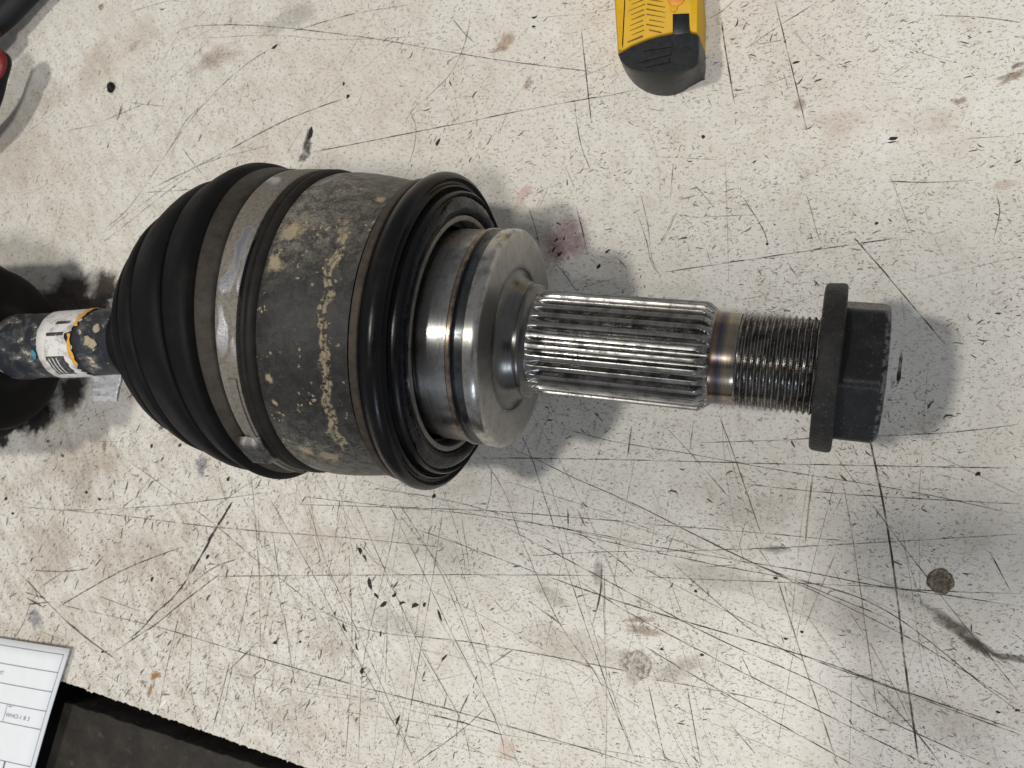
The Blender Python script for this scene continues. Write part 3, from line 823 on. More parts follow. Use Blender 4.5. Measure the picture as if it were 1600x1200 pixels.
# stains, with the inner boot's shadow painted among them at the left
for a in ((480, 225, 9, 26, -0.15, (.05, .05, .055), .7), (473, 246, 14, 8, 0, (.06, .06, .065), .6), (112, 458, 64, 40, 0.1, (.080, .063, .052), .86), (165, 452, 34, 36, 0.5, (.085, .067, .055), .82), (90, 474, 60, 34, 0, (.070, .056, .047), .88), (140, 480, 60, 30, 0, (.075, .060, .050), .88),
          (55, 630, 80, 46, 0.3, (.055, .045, .038), .88), (112, 615, 44, 44, 0.5, (.070, .056, .048), .86), (60, 655, 45, 32, 0.5, (.03, .026, .023), .9), (20, 660, 50, 34, 0.3, (.03, .026, .023), .9), (5, 690, 18, 16, 0, (.03, .026, .023), .85),  # oil below the shaft, plus the inner boot's shadow painted in near-black
          (885, 378, 42, 40, 0.3, (.42, .20, .24), .42), (868, 392, 22, 22, 0, (.30, .12, .15), .32), (905, 350, 20, 14, 0, (.5, .28, .3), .25), (820, 300, 16, 10, 0.5, (.75, .40, .40), .40), (812, 318, 12, 16, 0, (.6, .4, .38), .25),
          (315, 728, 15, 22, -0.2, (.22, .23, .29), .62), (54, 966, 20, 24, 0.2, (.25, .25, .30), .55), (252, 668, 9, 6, 0.3, (.15, .16, .17), .75), (163, 697, 8, 14, -0.3, (.30, .18, .09), .55),
          (242, 1056, 13, 8, 0.6, (.38, .20, .06), .75), (234, 1080, 5, 18, -0.4, (.36, .20, .07), .65), (222, 1066, 8, 5, 0, (.38, .2, .07), .6), (792, 1170, 22, 20, 0, (.62, .42, .30), .38), (995, 1040, 26, 28, 0, (.30, .22, .16), .50), (1060, 1045, 44, 20, 0.3, (.33, .29, .24), .38),
          (1120, 900, 90, 22, -0.15, (.40, .37, .33), .34), (1300, 960, 120, 40, -0.4, (.42, .40, .37), .30), (900, 1010, 110, 30, -0.2, (.42, .36, .29), .30), (680, 860, 90, 30, -0.3, (.45, .41, .36), .26), (1180, 800, 80, 30, 0, (.46, .43, .39), .26), (1450, 1120, 120, 40, -0.4, (.40, .38, .35), .30), (860, 930, 40, 14, -0.5, (.34, .28, .2), .36), (1005, 985, 40, 8, -0.1, (.34, .25, .17), .5), (1000, 968, 30, 5, 0.1, (.3, .22, .15), .5),
          (158, 11, 9, 8, 0, (.26, .16, .10), .6), (210, 72, 16, 10, .4, (.33, .22, .15), .35), (340, 90, 60, 26, 0.3, (.40, .28, .20), .30), (330, 95, 30, 16, 0.2, (.30, .22, .16), .28), (790, 65, 22, 12, 0.6, (.42, .26, .16), .45), (780, 78, 20, 4, 0.1, (.35, .2, .12), .4), (825, 130, 8, 14, -0.4, (.36, .22, .14), .4),
          (1500, 158, 10, 6, 0, (.26, .15, .08), .55), (1585, 118, 26, 6, 0.4, (.25, .14, .07), .5), (1590, 102, 10, 4, 0.3, (.2, .12, .07), .6), (1250, 162, 14, 10, 0, (.35, .24, .18), .45), (1310, 190, 60, 18, -0.1, (.60, .42, .36), .20), (1450, 190, 50, 24, 0, (.5, .38, .3), .18), (1570, 288, 18, 8, 0, (.5, .36, .25), .35),
          (1210, 858, 24, 7, 0, (.28, .28, .29), .45), (1500, 985, 58, 10, -0.62, (.10, .085, .07), .62), (1525, 1008, 26, 8, -0.62, (.08, .065, .055), .65), (1580, 1028, 34, 6, -0.12, (.08, .065, .055), .6), (1420, 930, 50, 14, -0.5, (.35, .32, .29), .25), (935, 895, 10, 22, 0, (.2, .19, .18), .4),
          (620, 975, 70, 24, -0.2, (.35, .32, .30), .28), (520, 1000, 60, 40, 0, (.45, .38, .30), .22), (120, 720, 120, 60, 0.2, (.42, .33, .24), .30), (200, 870, 150, 60, 0.2, (.45, .37, .28), .25), (80, 860, 60, 80, 0, (.38, .30, .23), .28), (130, 760, 30, 60, -0.2, (.30, .24, .20), .28),
          (270, 930, 60, 90, -0.3, (.48, .38, .28), .22), (450, 1120, 100, 40, 0, (.5, .42, .32), .22), (500, 860, 80, 60, 0, (.55, .44, .33), .22), (80, 150, 60, 40, 0.6, (.5, .40, .32), .28), (150, 110, 80, 40, 0.7, (.55, .44, .36), .25), (220, 60, 60, 40, 0.5, (.55, .46, .38), .22), (30, 250, 60, 90, 0, (.52, .44, .36), .2), (450, 30, 70, 26, 0.2, (.30, .30, .28), .35)):
    a = list(a)
    if a[6] < 0.4:
        a[6] *= 0.75
    blob(*a)

mm = bpy.data.meshes.new('surface_marks')
mm.from_pydata([(x * MM, y * MM, z * MM) for x, y, z in mv], [], mf)
ca = mm.color_attributes.new('mark', 'FLOAT_COLOR', 'POINT')
ca.data.foreach_set('color', [c for q in mc for c in q])
mm.update()
marks = link('surface_marks', mm, MB['marks'], BENCH)
tag(marks, kind='stuff')


# sunk screws in the board
def sunk_screw(u, v, r, label, mat='screw'):
    c = T(u, v)
    v_, f_ = [], []
    N = 36
    prof = [(1.06, 0.02), (1.0, 0.10), (0.93, 0.12), (0.82, 0.06), (0.5, 0.09), (0.3, 0.16), (0.14, 0.12), (0.12, 0.03), (0.0, 0.03)]
    for k, (q, z) in enumerate(prof):
        for i in range(N):
            t = 2 * math.pi * i / N
            w = 1 + 0.14 * mnoise.noise(Vector((math.cos(t) * 2.5, math.sin(t) * 2.5, k * 0.3 + u)))
            v_.append((c.x + r * q * w * math.cos(t), c.y + r * q * w * math.sin(t), z * 1.8 + 0.12 + 0.16 * mnoise.noise(Vector((math.cos(t) * 4 * q, math.sin(t) * 4 * q, 7.7)))))
    for k in range(len(prof) - 1):
        for i in range(N):
            j = (i + 1) % N
            f_.append([k * N + i, k * N + j, (k + 1) * N + j, (k + 1) * N + i])
    o = link('sunk_screw', pydata('sunk_screw', v_, f_, (c.x, c.y, 0), smooth=50), MB[mat])
    o.location = (c.x * MM, c.y * MM, 0)
    tag(o, label, 'screw', 'screws sunk in the bench board')
    return o


sunk_screw(1469, 908, 3.4, 'rusty screw head sunk in the bench in the soft shadow at lower right')
sunk_screw(995, 1040, 4.2, 'pale grimy screw plug in the scratched bench below the splines', 'plug')

# ------------------------------------------------------------------ the drive shaft
AX_H = 46.5
AZ = -0.10953
AXD = Vector((math.cos(AZ), math.sin(AZ), 0))
AXP = Vector((0, 9.567, AX_H))
JC = AXP - AXD * 125.0                             # middle of the joint
SD = Vector((-math.cos(0.0225), -math.sin(0.0225), 0))
BASE = Vector((JC.x, JC.y, 0))
UPV = Vector((0, 0, 1))

axle = empty('drive_shaft', BASE)
tag(axle, 'greasy car drive shaft with ribbed black boot, bright splines and black hub nut', 'axle')


def frame(d):
    """sideways unit vector: +y side of the part"""
    s = UPV.cross(d).normalized()
    return s if s.y > 0 else -s


def rings_mesh(name, rings, seg=128, smooth=35, close=False, floor=None, rfun=None, wrap=True, th0=0.0, th1=2 * math.pi):
    """rings: list of (centre, direction, radius, station). Theta is measured from straight up towards +y."""
    v, cyl, f = [], [], []
    n = seg if wrap else seg + 1
    for k, (c, d, r, s) in enumerate(rings):
        sd = frame(d)
        up = d.cross(sd)
        if up.z < 0:
            up = -up
        for i in range(n):
            t = th0 + (th1 - th0) * i / seg
            rad, ds = (r, 0.0)
            if rfun:
                rad, ds = rfun(k, t, r, s)
            p = c + d * ds + (up * math.cos(t) + sd * math.sin(t)) * rad
            if floor is not None and p.z < floor:
                p.z = floor
            v.append(p)
            cyl.append((s + ds, math.cos(t), math.sin(t)))
    for k in range(len(rings) - 1):
        for i in range(seg):
            j = (i + 1) % n
            f.append([k * n + i, k * n + j, (k + 1) * n + j, (k + 1) * n + i])
    if close:
        f.append([i for i in range(n)])
        f.append([(len(rings) - 1) * n + i for i in range(n)])
    me = pydata(name, v, f, BASE)
    at = me.attributes.new('cyl', 'FLOAT_VECTOR', 'POINT')
    at.data.foreach_set('vector', [c for q in cyl for c in q])
    uvl = me.uv_layers.new(name='turned')
    sts = [c[0] for c in cyl]
    for p in me.polygons:
        js = [me.loops[li].vertex_index for li in p.loop_indices]
        ks = [j % n for j in js]
        wrapd = wrap and max(ks) - min(ks) > n // 2
        for li, j, k in zip(p.loop_indices, js, ks):
            kk = k + n if (wrapd and k < n // 2) else k
            uvl.data[li].uv = (sts[j] * 0.1 + rings[j // n][2] * 0.02, kk / seg)
    bm = bmesh.new()
    bm.from_mesh(me)
    bmesh.ops.recalc_face_normals(bm, faces=bm.faces)
    bm.to_mesh(me)
    bm.free()
    for p in me.polygons:
        p.use_smooth = True
    me.set_sharp_from_angle(angle=math.radians(smooth))
    return me


def joint_rings(prof):
    return [(AXP + AXD * s, AXD, r, s) for s, r in prof]


def part(name, me, mat, parent=axle, **kw):
    o = link(name, me, mat, parent)
    return tag(o, **kw)


def fillet(prof, every=0.5):
    """add points between profile corners so that long spans carry the noise"""
    out = [prof[0]]
    for a, b in zip(prof, prof[1:]):
        k = max(1, int(math.hypot(b[0] - a[0], b[1] - a[1]) / every))
        for i in range(1, k + 1):
            out.append((a[0] + (b[0] - a[0]) * i / k, a[1] + (b[1] - a[1]) * i / k))
    return out


# joint housing
hp = [(-141, 40.5), (-136.2, 41.6), (-135.6, 42.6), (-133, 43.4), (-129, 43.7), (-124, 43.4), (-119, 42.8), (-114.5, 42.1), (-111.5, 41.7), (-109.2, 41.6)]
housing = part('joint_housing', rings_mesh('joint_housing', joint_rings(fillet(hp, 1.5))), MB['housing'], label='black joint housing splashed with dried tan mud')
rp = [(-108.6, 40), (-108.5, 42.2), (-108.2, 42.6), (-106.2, 42.8), (-105.9, 42.5), (-105.8, 40)]
part('dust_ring', rings_mesh('dust_ring', joint_rings(rp)), MB['rust'], housing, label='thin rusty ring behind the black seal')

# black oily seal
sp = [(-106.1, 40.5), (-106.0, 42.2), (-105.4, 42.7), (-104.6, 43.3), (-103.6, 44.05), (-102.4, 44.45), (-101.2, 44.45), (-100.2, 44.0), (-99.6, 43.3), (-99.4, 42.9), (-99.6, 42.5), (-100.1, 42.2), (-100.3, 41.8),
      (-100.2, 41.4), (-99.4, 41.0), (-99.2, 40.6), (-99.8, 40.2), (-100.2, 39.8), (-99.8, 39.5), (-98.2, 39.55), (-97.2, 39.4), (-96.8, 39.0), (-97.0, 38.6), (-97.8, 38.2), (-99.0, 37.9), (-99.6, 37.4), (-99.8, 36.8), (-100, 35.8), (-100.3, 33.0), (-101, 30)]
seal = part('dust_seal', rings_mesh('dust_seal', joint_rings(sp), 160, 50, rfun=lambda k, t, r, s: (r + 0.10 * mnoise.noise(Vector((math.cos(t) * 2.2, math.sin(t) * 2.2, s * 0.3))), 0)), MB['seal'], label='black rubber dust seal wet with grease')


def grease_r(k, t, r, s):
    n = mnoise.noise(Vector((math.cos(t) * 2.5, math.sin(t) * 2.5, s * 0.5))) + 0.4 * mnoise.noise(Vector((math.cos(t) * 5, math.sin(t) * 5, s * 1.1)))
    w = math.sin(math.pi * min(1, max(0, k / 9.0)))
    return r + 0.35 * n * w, 0.40 * n * w


gp = [(-99.0, 38.9), (-97.9, 38.6), (-97.1, 38.0), (-96.6, 37.2), (-96.3, 36.3), (-96.2, 35.4), (-96.3, 34.6), (-96.7, 33.9), (-97.4, 33.3), (-99.6, 33.0)]
part('grease', rings_mesh('grease', joint_rings(gp), 260, 180, rfun=grease_r), MB['grease'], seal, label='ring of wet black grease inside the seal')
cp = [(-99.5, 33.3), (-97.6, 33.2), (-97.0, 32.9), (-96.8, 32.4), (-96.9, 31.6), (-97.4, 31.2), (-100.5, 31.1)]
part('spacer_ring', rings_mesh('spacer_ring', joint_rings(cp), 128, 40), MB['cream'], seal)

# turned shoulder
shp = [(-101.5, 28.6), (-97.6, 28.8), (-97.2, 29.2), (-96.9, 29.35), (-88.9, 29.4), (-88.7, 29.75), (-88.4, 29.95), (-87.6, 29.95), (-87.3, 29.7), (-87.15, 28.9), (-86.8, 28.45), (-84.7, 28.45), (-84.35, 29.0), (-84.15, 29.7), (-83.9, 29.95), (-82.0, 30.05), (-81.2, 29.95), (-80.6, 29.5), (-80.35, 29.1)]
shoulder = part('hub_shoulder', rings_mesh('hub_shoulder', joint_rings(fillet(shp, 0.6)), 160, 30), MB['hub'], label='polished steel shoulder with a gold and blue heat line')
fp = [(-80.35, 29.1), (-80.2, 28.6), (-80.2, 19.8), (-80.35, 19.5)]
part('shoulder_face', rings_mesh('shoulder_face', joint_rings(fillet(fp, 1.0)), 160, 30), MB['face'], shoulder)
flp = [(-80.35, 19.5), (-80.65, 19.3), (-80.6, 18.6), (-80.2, 17.9), (-79.5, 17.2), (-78.6, 16.6), (-77.5, 16.15), (-76.6, 15.9), (-76.0, 15.6), (-75.6, 15.75), (-75.0, 15.7), (-74.5, 15.2), (-74.1, 14.4), (-73.7, 13.9), (-73.3, 13.75)]
part('root_fillet', rings_mesh('root_fillet', joint_rings(flp), 160, 50), MB['fillet'], shoulder)

# splines
NT = 30


def spline_r(k, t, r, s):
    lo = 0.0
    if s < -69.5:
        lo = max(0.0, (s + 73.2) / 3.7)
    else:
        lo = 1.0
    depth = 1.85 * lo ** 0.8
    ph = ((t + 0.03) * NT / (2 * math.pi)) % 1.0
    x = abs(ph - 0.5) * 2                         # 0 at the crest, 1 in the valley
    tooth = 1.0 - 0.04 * x if x < 0.34 else (0.0 if x > 0.84 else 0.985 * (0.5 + 0.5 * math.cos((x - 0.34) / 0.50 * math.pi)))
    rim = 14.05
    if s > -29.8:
        x2 = (s + 29.8) / 3.1
        rim = 14.05 - 2.1 * (0.25 * x2 + 0.75 * x2 ** 1.6)
    return min(rim, 14.05 - depth * (1 - tooth)), 0.0


ss = [-73.3, -72.9, -72.4, -71.8, -71.2, -70.5, -69.8, -69.0] + [-66 + i * 3 for i in range(12)] + [-30.6, -29.8, -29.5, -29.2, -28.9, -28.6, -28.3, -28.0, -27.7, -27.4, -27.1, -26.9, -26.7]
part('splines', rings_mesh('splines', joint_rings([(s, 14) for s in ss]), NT * 16, 42, rfun=spline_r), MB['spline'], label='bright worn splines of the stub axle')
np_ = [(-26.75, 11.98), (-26.4, 11.88), (-26.0, 11.85), (-22.6, 11.8), (-21.4, 11.75), (-20.6, 11.6)]
part('stub_neck', rings_mesh('stub_neck', joint_rings(fillet(np_, 0.4)), 128, 40), MB['neck'], label='smooth neck with blue and gold heat tint')

# thread: a true helix
PITCH = 1.5


def thread_r(k, t, r, s):
    x = ((s - PITCH * t / (2 * math.pi)) / PITCH) % 1.0
    tri = 1 - abs(x - 0.5) * 2
    prof_ = min(1.0, max(0.0, (tri - 0.12) / 0.72))
    run = min(1.0, max(0.0, (s + 21.6) / 2.0))
    return 11.35 + 0.82 * prof_ * (0.25 + 0.75 * run), 0.0


tl = [-21.4 + 0.1875 * i for i in range(int(20.5 / 0.1875))]
part('threaded_end', rings_mesh('threaded_end', joint_rings([(s, 12) for s in tl]), 160, 32, rfun=thread_r), MB['thread'], label='fine oily thread in front of the hub nut')

# hub nut
nut = empty('hub_nut', (0, 0, 0))
nut.parent = axle
tag(nut, 'black flanged hex hub nut at the end of the shaft')
fl = [(-1.6, 12.1), (-1.9, 13.0), (-1.9, 19.4), (-1.6, 20.2), (-0.9, 20.5), (2.3, 20.7), (3.0, 20.55), (3.35, 20.0), (3.4, 19.2), (3.45, 12.0)]


def flange_r(k, t, r, s):
    return (r + 0.10 * mnoise.noise(Vector((math.cos(t) * 9, math.sin(t) * 9, s * 0.5))) if r > 19 else r), 0


part('flange', rings_mesh('flange', joint_rings(fillet(fl, 1.2)), 160, 40, rfun=flange_r), MB['flange'], nut, label='pitted round flange of the nut')
APO = 15.75
PH0 = math.radians(12.0)


def hex_r(k, t, r, s):
    a = (t + PH0 + math.pi / 6) % (math.pi / 3) - math.pi / 6       # 0 at a corner after the shift below
    a = (t + PH0) % (math.pi / 3)
    a = a if a < math.pi / 6 else math.pi / 3 - a                     # 0 at a corner, 30 deg at a flat
    rh = APO / math.cos(math.pi / 6 - a)
    rh = min(rh, 17.75)
    lim = 16.2 + max(0.0, 13.2 - s) * 1.15
    if s > 13.15:
        return min(rh, lim, r), 0
    return min(rh, lim), 0


hs = [(3.2, 40), (5, 40), (8, 40), (10, 40), (11.2, 40), (11.7, 40), (12.2, 40), (12.6, 40), (12.9, 40), (13.15, 40), (13.3, 15.2), (13.35, 12.6), (12.4, 12.3), (12.3, 6), (12.3, 0.2)]
part('hex_head', rings_mesh('hex_head', joint_rings(hs), 180, 28, rfun=hex_r), MB['nut'], nut, label='black hexagon of the nut with scuffed edges')

# ribbed boot on a bent centre line
P0 = AXP - AXD * 140.0
P1 = JC + SD * 79.0
LB = (P1 - P0).length


def bend(t):
    x = t / LB
    if x <= 0:
        return P0 - AXD * t, -AXD
    if x >= 1:
        return P1 + SD * (t - LB), SD
    h0, h1, h2, h3 = 2 * x ** 3 - 3 * x ** 2 + 1, x ** 3 - 2 * x ** 2 + x, -2 * x ** 3 + 3 * x ** 2, x ** 3 - x ** 2
    p = P0 * h0 + (-AXD * LB) * h1 + P1 * h2 + (SD * LB) * h3
    d = P0 * (6 * x * x - 6 * x) + (-AXD * LB) * (3 * x * x - 4 * x + 1) + P1 * (-6 * x * x + 6 * x) + (SD * LB) * (3 * x * x - 2 * x)
    return p, d.normalized()


bp = [(-5.6, 40.5), (-5.8, 42.2), (-5.5, 43.2), (-4.9, 43.9), (-3.9, 44.3), (-3.2, 44.2), (-2.9, 43.7), (-2.6, 44.1), (-1.9, 44.3), (-1.3, 44.0), (-0.9, 43.1), (-0.7, 42.6), (6.4, 42.6), (6.6, 43.2), (7.0, 44.1), (7.6, 44.5), (9.0, 44.7), (11.2, 45.3),
      (11.7, 45.3), (11.9, 44.0), (12.2, 44.0), (12.5, 45.2), (13.0, 46.2), (13.8, 46.9), (15.0, 47.2), (16.6, 46.9), (18.6, 46.2), (20.6, 45.3), (22.2, 44.7), (22.6, 44.0), (22.9, 42.2), (23.2, 42.2), (23.5, 43.4), (24.0, 44.0), (25.2, 44.3), (27.0, 44.2), (29.0, 43.6), (31.5, 42.5), (34.0, 41.2), (36.0, 40.0), (36.9, 39.3), (37.1, 38.4), (37.2, 37.2),
      (37.6, 37.1), (37.9, 38.0), (38.4, 38.6), (39.6, 38.6), (41.6, 37.7), (43.6, 36.4), (45.4, 35.0), (46.2, 34.2), (46.3, 33.4), (46.4, 32.3), (46.8, 32.1), (47.1, 33.0), (47.8, 33.4), (49.4, 32.5), (51.4, 31.0), (53.0, 29.4), (53.8, 28.4), (53.8, 27.6), (53.9, 26.4), (54.4, 26.2), (54.8, 27.0), (55.4, 27.1), (57.2, 25.2), (58.6, 23.4), (59.3, 22.2), (59.5, 21.4),
      (60.0, 20.8), (61.6, 18.6), (62.4, 17.0), (63.0, 16.1), (64.4, 15.4), (65.2, 14.9), (65.4, 14.0), (67.0, 13.8), (70.0, 13.7), (70.6, 13.2), (70.8, 10.9)]
boot = part('outer_boot', rings_mesh('outer_boot', [(*bend(t), r, t) for t, r in fillet(bp, 0.9)], 144, 55, floor=0.15,
            rfun=lambda k, t, r, s: (r + 0.22 * mnoise.noise(Vector((math.cos(t) * 1.8, math.sin(t) * 1.8, s * 0.08))), 0)), MB['boot'], label='black ribbed rubber boot, dusty brown near its clamp')
# clamp band with a folded ear
bd = [(6.15, 42.4), (6.2, 44.05), (5.9, 44.3), (0.0, 44.25), (-0.35, 44.0), (-0.3, 42.4)]
clamp = part('clamp_band', rings_mesh('clamp_band', [(*bend(t), r, t) for t, r in fillet(bd, 0.7)], 160, 40, rfun=lambda k, t, r, s: (r + 0.07 * mnoise.noise(Vector((math.cos(t) * 6, math.sin(t) * 6, s * 0.4))), 0)), MB['clamp'], boot, label='dusty steel clamp band with scraped bright patches')
tb = [(3.2, 44.2), (3.2, 44.75), (2.9, 44.9), (0.6, 44.9), (0.3, 44.75), (0.3, 44.2)]
part('band_tail', rings_mesh('band_tail', [(*bend(t), r, t) for t, r in tb], 40, 40, wrap=False, th0=math.radians(-84), th1=math.radians(-24)), MB['clamp'], boot)


def ear():
    v, f = [], []
    NX, NY = 12, 10
    for i in range(NX + 1):
        x = i / NX
        t = -1.4 + 11.0 * x
        for j in range(NY + 1):
            y = j / NY
            th = math.radians(-63 + 15.0 * y)
            edge = min(1.0, 7 * min(x, 1 - x) + 0.05) * min(1.0, 5.0 * min(y, 1 - y) + 0.02)
            dent = 0.55 * math.exp(-((x - 0.42) ** 2 + (y - 0.45) ** 2) / 0.035)
            r = 44.2 + 3.0 * edge ** 0.35 - dent + 0.15 * mnoise.noise(Vector((x * 6, y * 6, 1)))
            c, d = bend(t)
            sd = frame(d)
            up = d.cross(sd)
            up = up if up.z > 0 else -up
            sk = (abs(y - 0.5) * 2) ** 2 * (0.10 if x > 0.5 else -0.10) * 4
            v.append(c - d * sk + (up * math.cos(th) + sd * math.sin(th)) * r)
    for i in range(NX):
        for j in range(NY):
            a = i * (NY + 1) + j
            f.append([a, a + 1, a + NY + 2, a + NY + 1])
    return pydata('clamp_ear', v, f, BASE, smooth=60)


part('clamp_ear', ear(), steel('scuffed_ear_steel', (0.22, 0.215, 0.21), 0.48, 0.06, 1.0, 0.7), boot, label='crimped ear of the clamp, scuffed bare')

# shaft bar and small clamp end
bar = [(60, 10.4), (74, 10.6), (76, 10.8), (118, 10.8), (128, 10.8), (129.5, 11.1), (134, 11.2), (135.5, 10.6), (136.5, 9.6), (175, 9.5)]
shaft = part('shaft_bar', rings_mesh('shaft_bar', [(JC + SD * t, SD, r, t) for t, r in fillet(bar, 1.5)], 96, 40, rfun=lambda k, t, r, s: (r + 0.10 * mnoise.noise(Vector((math.cos(t) * 3, math.sin(t) * 3, s * 0.15))), 0)), MB['shaft'], label='black shaft bar caked with dried mud')


def wrap_patch(name, pts, r, mat, parent, thick=0.12, label=None, n=1):
    """patch stuck on the shaft: list of (theta deg, t_lo, t_hi)"""
    v, f = [], []
    for th, a, b in pts:
        q = math.radians(th)
        sd = frame(SD)
        for k in range(5):
            t = a + (b - a) * k / 4.0
            lift = r + 0.05 * mnoise.noise(Vector((th * 0.1, t * 0.5, 0)))
            v.append(JC + SD * t + (UPV * math.cos(q) + sd * math.sin(q)) * lift)
    for i in range(len(pts) - 1):
        for k in range(4):
            a = i * 5 + k
            f.append([a, a + 1, a + 6, a + 5])
    o = part(name, pydata(name, v, f, BASE, smooth=60), mat, parent)
    if label:
        o['label'] = label
    md = o.modifiers.new('thickness', 'SOLIDIFY')
    md.thickness = thick * MM
    return o


rl = random.Random(4)
lab = []
for th in range(-100, 101, 4):
    hi = 115.6 + rl.uniform(-0.15, 0.15)
    lo = 101.5 + rl.uniform(-0.7, 0.7)
    if th > 30: lo = 99.4 + rl.uniform(-0.8, 0.8)
    if -6 <= th <= 14: lo = 103.5 + rl.uniform(-0.8, 0.8)
    if th < -22: lo = 103.8 + rl.uniform(-1.2, 1.2) - (abs(th) - 22) * 0.05
    lab.append((th, lo, hi))
sticker = wrap_patch('shaft_sticker', lab, 11.05, MB['label'], shaft, label='torn white paper label wrapped round the bar')
am = [(th, 99.6 - (0.8 if th > 40 else 0) + rl.uniform(-.3, .3), 101.0 + rl.uniform(-.4, .4)) for th in range(24, 80, 5)]
wrap_patch('label_edge', am, 11.25, MB['amber'], sticker)
am = [(th, 101.2 + rl.uniform(-.3, .3) + (th + 36) * 0.01, 102.6 + rl.uniform(-.4, .4)) for th in range(-44, 13, 4)]
wrap_patch('label_edge', am, 11.25, MB['amber'], sticker)
for th0_, th1_, a, b in ((9, 15, 104.6, 111.5), (30, 36, 103.2, 109.0), (-66, -25, 105.2, 112.6)):
    wrap_patch('print_block', [(th, a + rl.uniform(-.4, .4), b + rl.uniform(-.3, .3)) for th in [th0_ + (th1_ - th0_) * i / 8 for i in range(9)]], 11.18, MB['print_'], sticker, 0.04)
for k in range(3):
    wrap_patch('print_line', [(th, 111.4 - k * 1.5, 111.8 - k * 1.5) for th in range(-64, -26, 4)], 11.25, MB['label'], sticker, 0.03)
wrap_patch('paint_dab', [(th, 116.2 + abs(th + 20) * 0.12, 118.6 - abs(th + 20) * 0.10) for th in range(-30, -9, 3)], 11.0, MB['blue'], shaft, 0.15, 'blue paint dab beside the label')
for th, t, w in ((18, 91.5, 2.2), (-2, 94.6, 2.6), (-8, 92.9, 2.4), (-52, 85.2, 2.3)):
    wrap_patch('clay_spot', [(th + q * 8, t - w * math.sqrt(max(0.02, 1 - q * q)) * rl.uniform(.35, .85), t + w * math.sqrt(max(0.02, 1 - q * q)) * rl.uniform(.35, .85)) for q in (-1, -.8, -.55, -.3, 0, .3, .55, .8, 1)], 10.95, MB['clay'], shaft, 0.25)

# boot of the inner joint, cut by the picture's left edge
ib = [(138, 9.7), (138.6, 11.5), (139.4, 13.0), (140.4, 13.6), (141.0, 15.5), (142.0, 20.5), (143.0, 25.0), (144.2, 27.6), (146.0, 28.2), (148.0, 27.9), (150.0, 26.8), (151.0, 26.0), (151.6, 26.6), (153, 29.5), (155.4, 32.6), (157.6, 33.6), (160.0, 33.3), (162.4, 32.0), (163.0, 31.4), (164.0, 33.0), (167, 36.2), (170, 37.4),
      (174, 37.2), (178, 36.6), (179, 36.0), (180, 37.4), (190, 38.0), (220, 38.0), (221, 36), (221, 2)]
part('inner_boot', rings_mesh('inner_boot', [(JC + SD * t, SD, r, t) for t, r in fillet(ib, 1.2)], 120, 55), MB['boot_far'], label='black rubber boot of the far joint at the left edge')


# ------------------------------------------------------------------ scraps of foil by the shaft
def scrap(name, corners, z, amp, label, cat, mat, n=16, m=12):
    c = [T(u, v) for u, v in corners]
    cen = sum(c, Vector()) / 4
    v, f = [], []
    for i in range(n + 1):
        for j in range(m + 1):
            x, y = i / n, j / m
            p = c[0] * (1 - x) * (1 - y) + c[1] * x * (1 - y) + c[2] * x * y + c[3] * (1 - x) * y
            k = mnoise.noise(Vector((x * 1.6, y * 6.5, z))) + 0.7 * abs(mnoise.noise(Vector((x * 4, y * 12, 5 + z))))
            e = mnoise.noise(Vector((x * 5, y * 5, 9))) * 0.5
            v.append(Vector((p.x + e, p.y + e * 0.6, z + amp * (0.9 + k))))
    for i in range(n):
        for j in range(m):
            a = i * (m + 1) + j
            f.append([a, a + 1, a + m + 2, a + m + 1])
    o = link(name, pydata(name, v, f, (cen.x, cen.y, 0), smooth=25), mat)
    o.location = (cen.x * MM, cen.y * MM, 0)
    md = o.modifiers.new('thickness', 'SOLIDIFY')
    md.thickness = 0.08 * MM
    tag(o, label, cat)
    return o


scrap('foil_scrap', [(150, 626), (186, 628), (196, 580), (146, 580)], 0.35, 1.1, 'crumpled shiny foil scrap below the black shaft next to the boot', 'scrap', MB['foil'])
scrap('foil_scrap', [(176, 480), (190, 484), (192, 464), (172, 468)], 0.35, 0.8, 'tiny pale foil flake above the shaft against the boot', 'scrap', MB['foil'], 8, 6)


# ------------------------------------------------------------------ pebble of dirt near the upper left
def crumb(u, v, r, label):
    c = T(u, v)
    bm = bmesh.new()
    bmesh.ops.create_icosphere(bm, subdivisions=3, radius=1)
    for q in bm.verts:
        n = mnoise.noise(q.co * 1.7 + Vector((u, v, 0)))
        q.co = q.co * (1 + 0.35 * n)
        q.co = Vector((q.co.x * r * 0.85, q.co.y * r * 1.05, (q.co.z + 0.75) * r * 0.5)) * MM
    me = bpy.data.meshes.new('dirt_crumb')
    bm.to_mesh(me)
    bm.free()
    for p in me.polygons: p.use_smooth = True
    o = link('dirt_crumb', me, MB['grip'])
    o.location = (c.x * MM, c.y * MM, 0.0)
    tag(o, label, 'crumb')


crumb(175, 137, 1.9, 'small black crumb lying on the bare bench at the upper left')


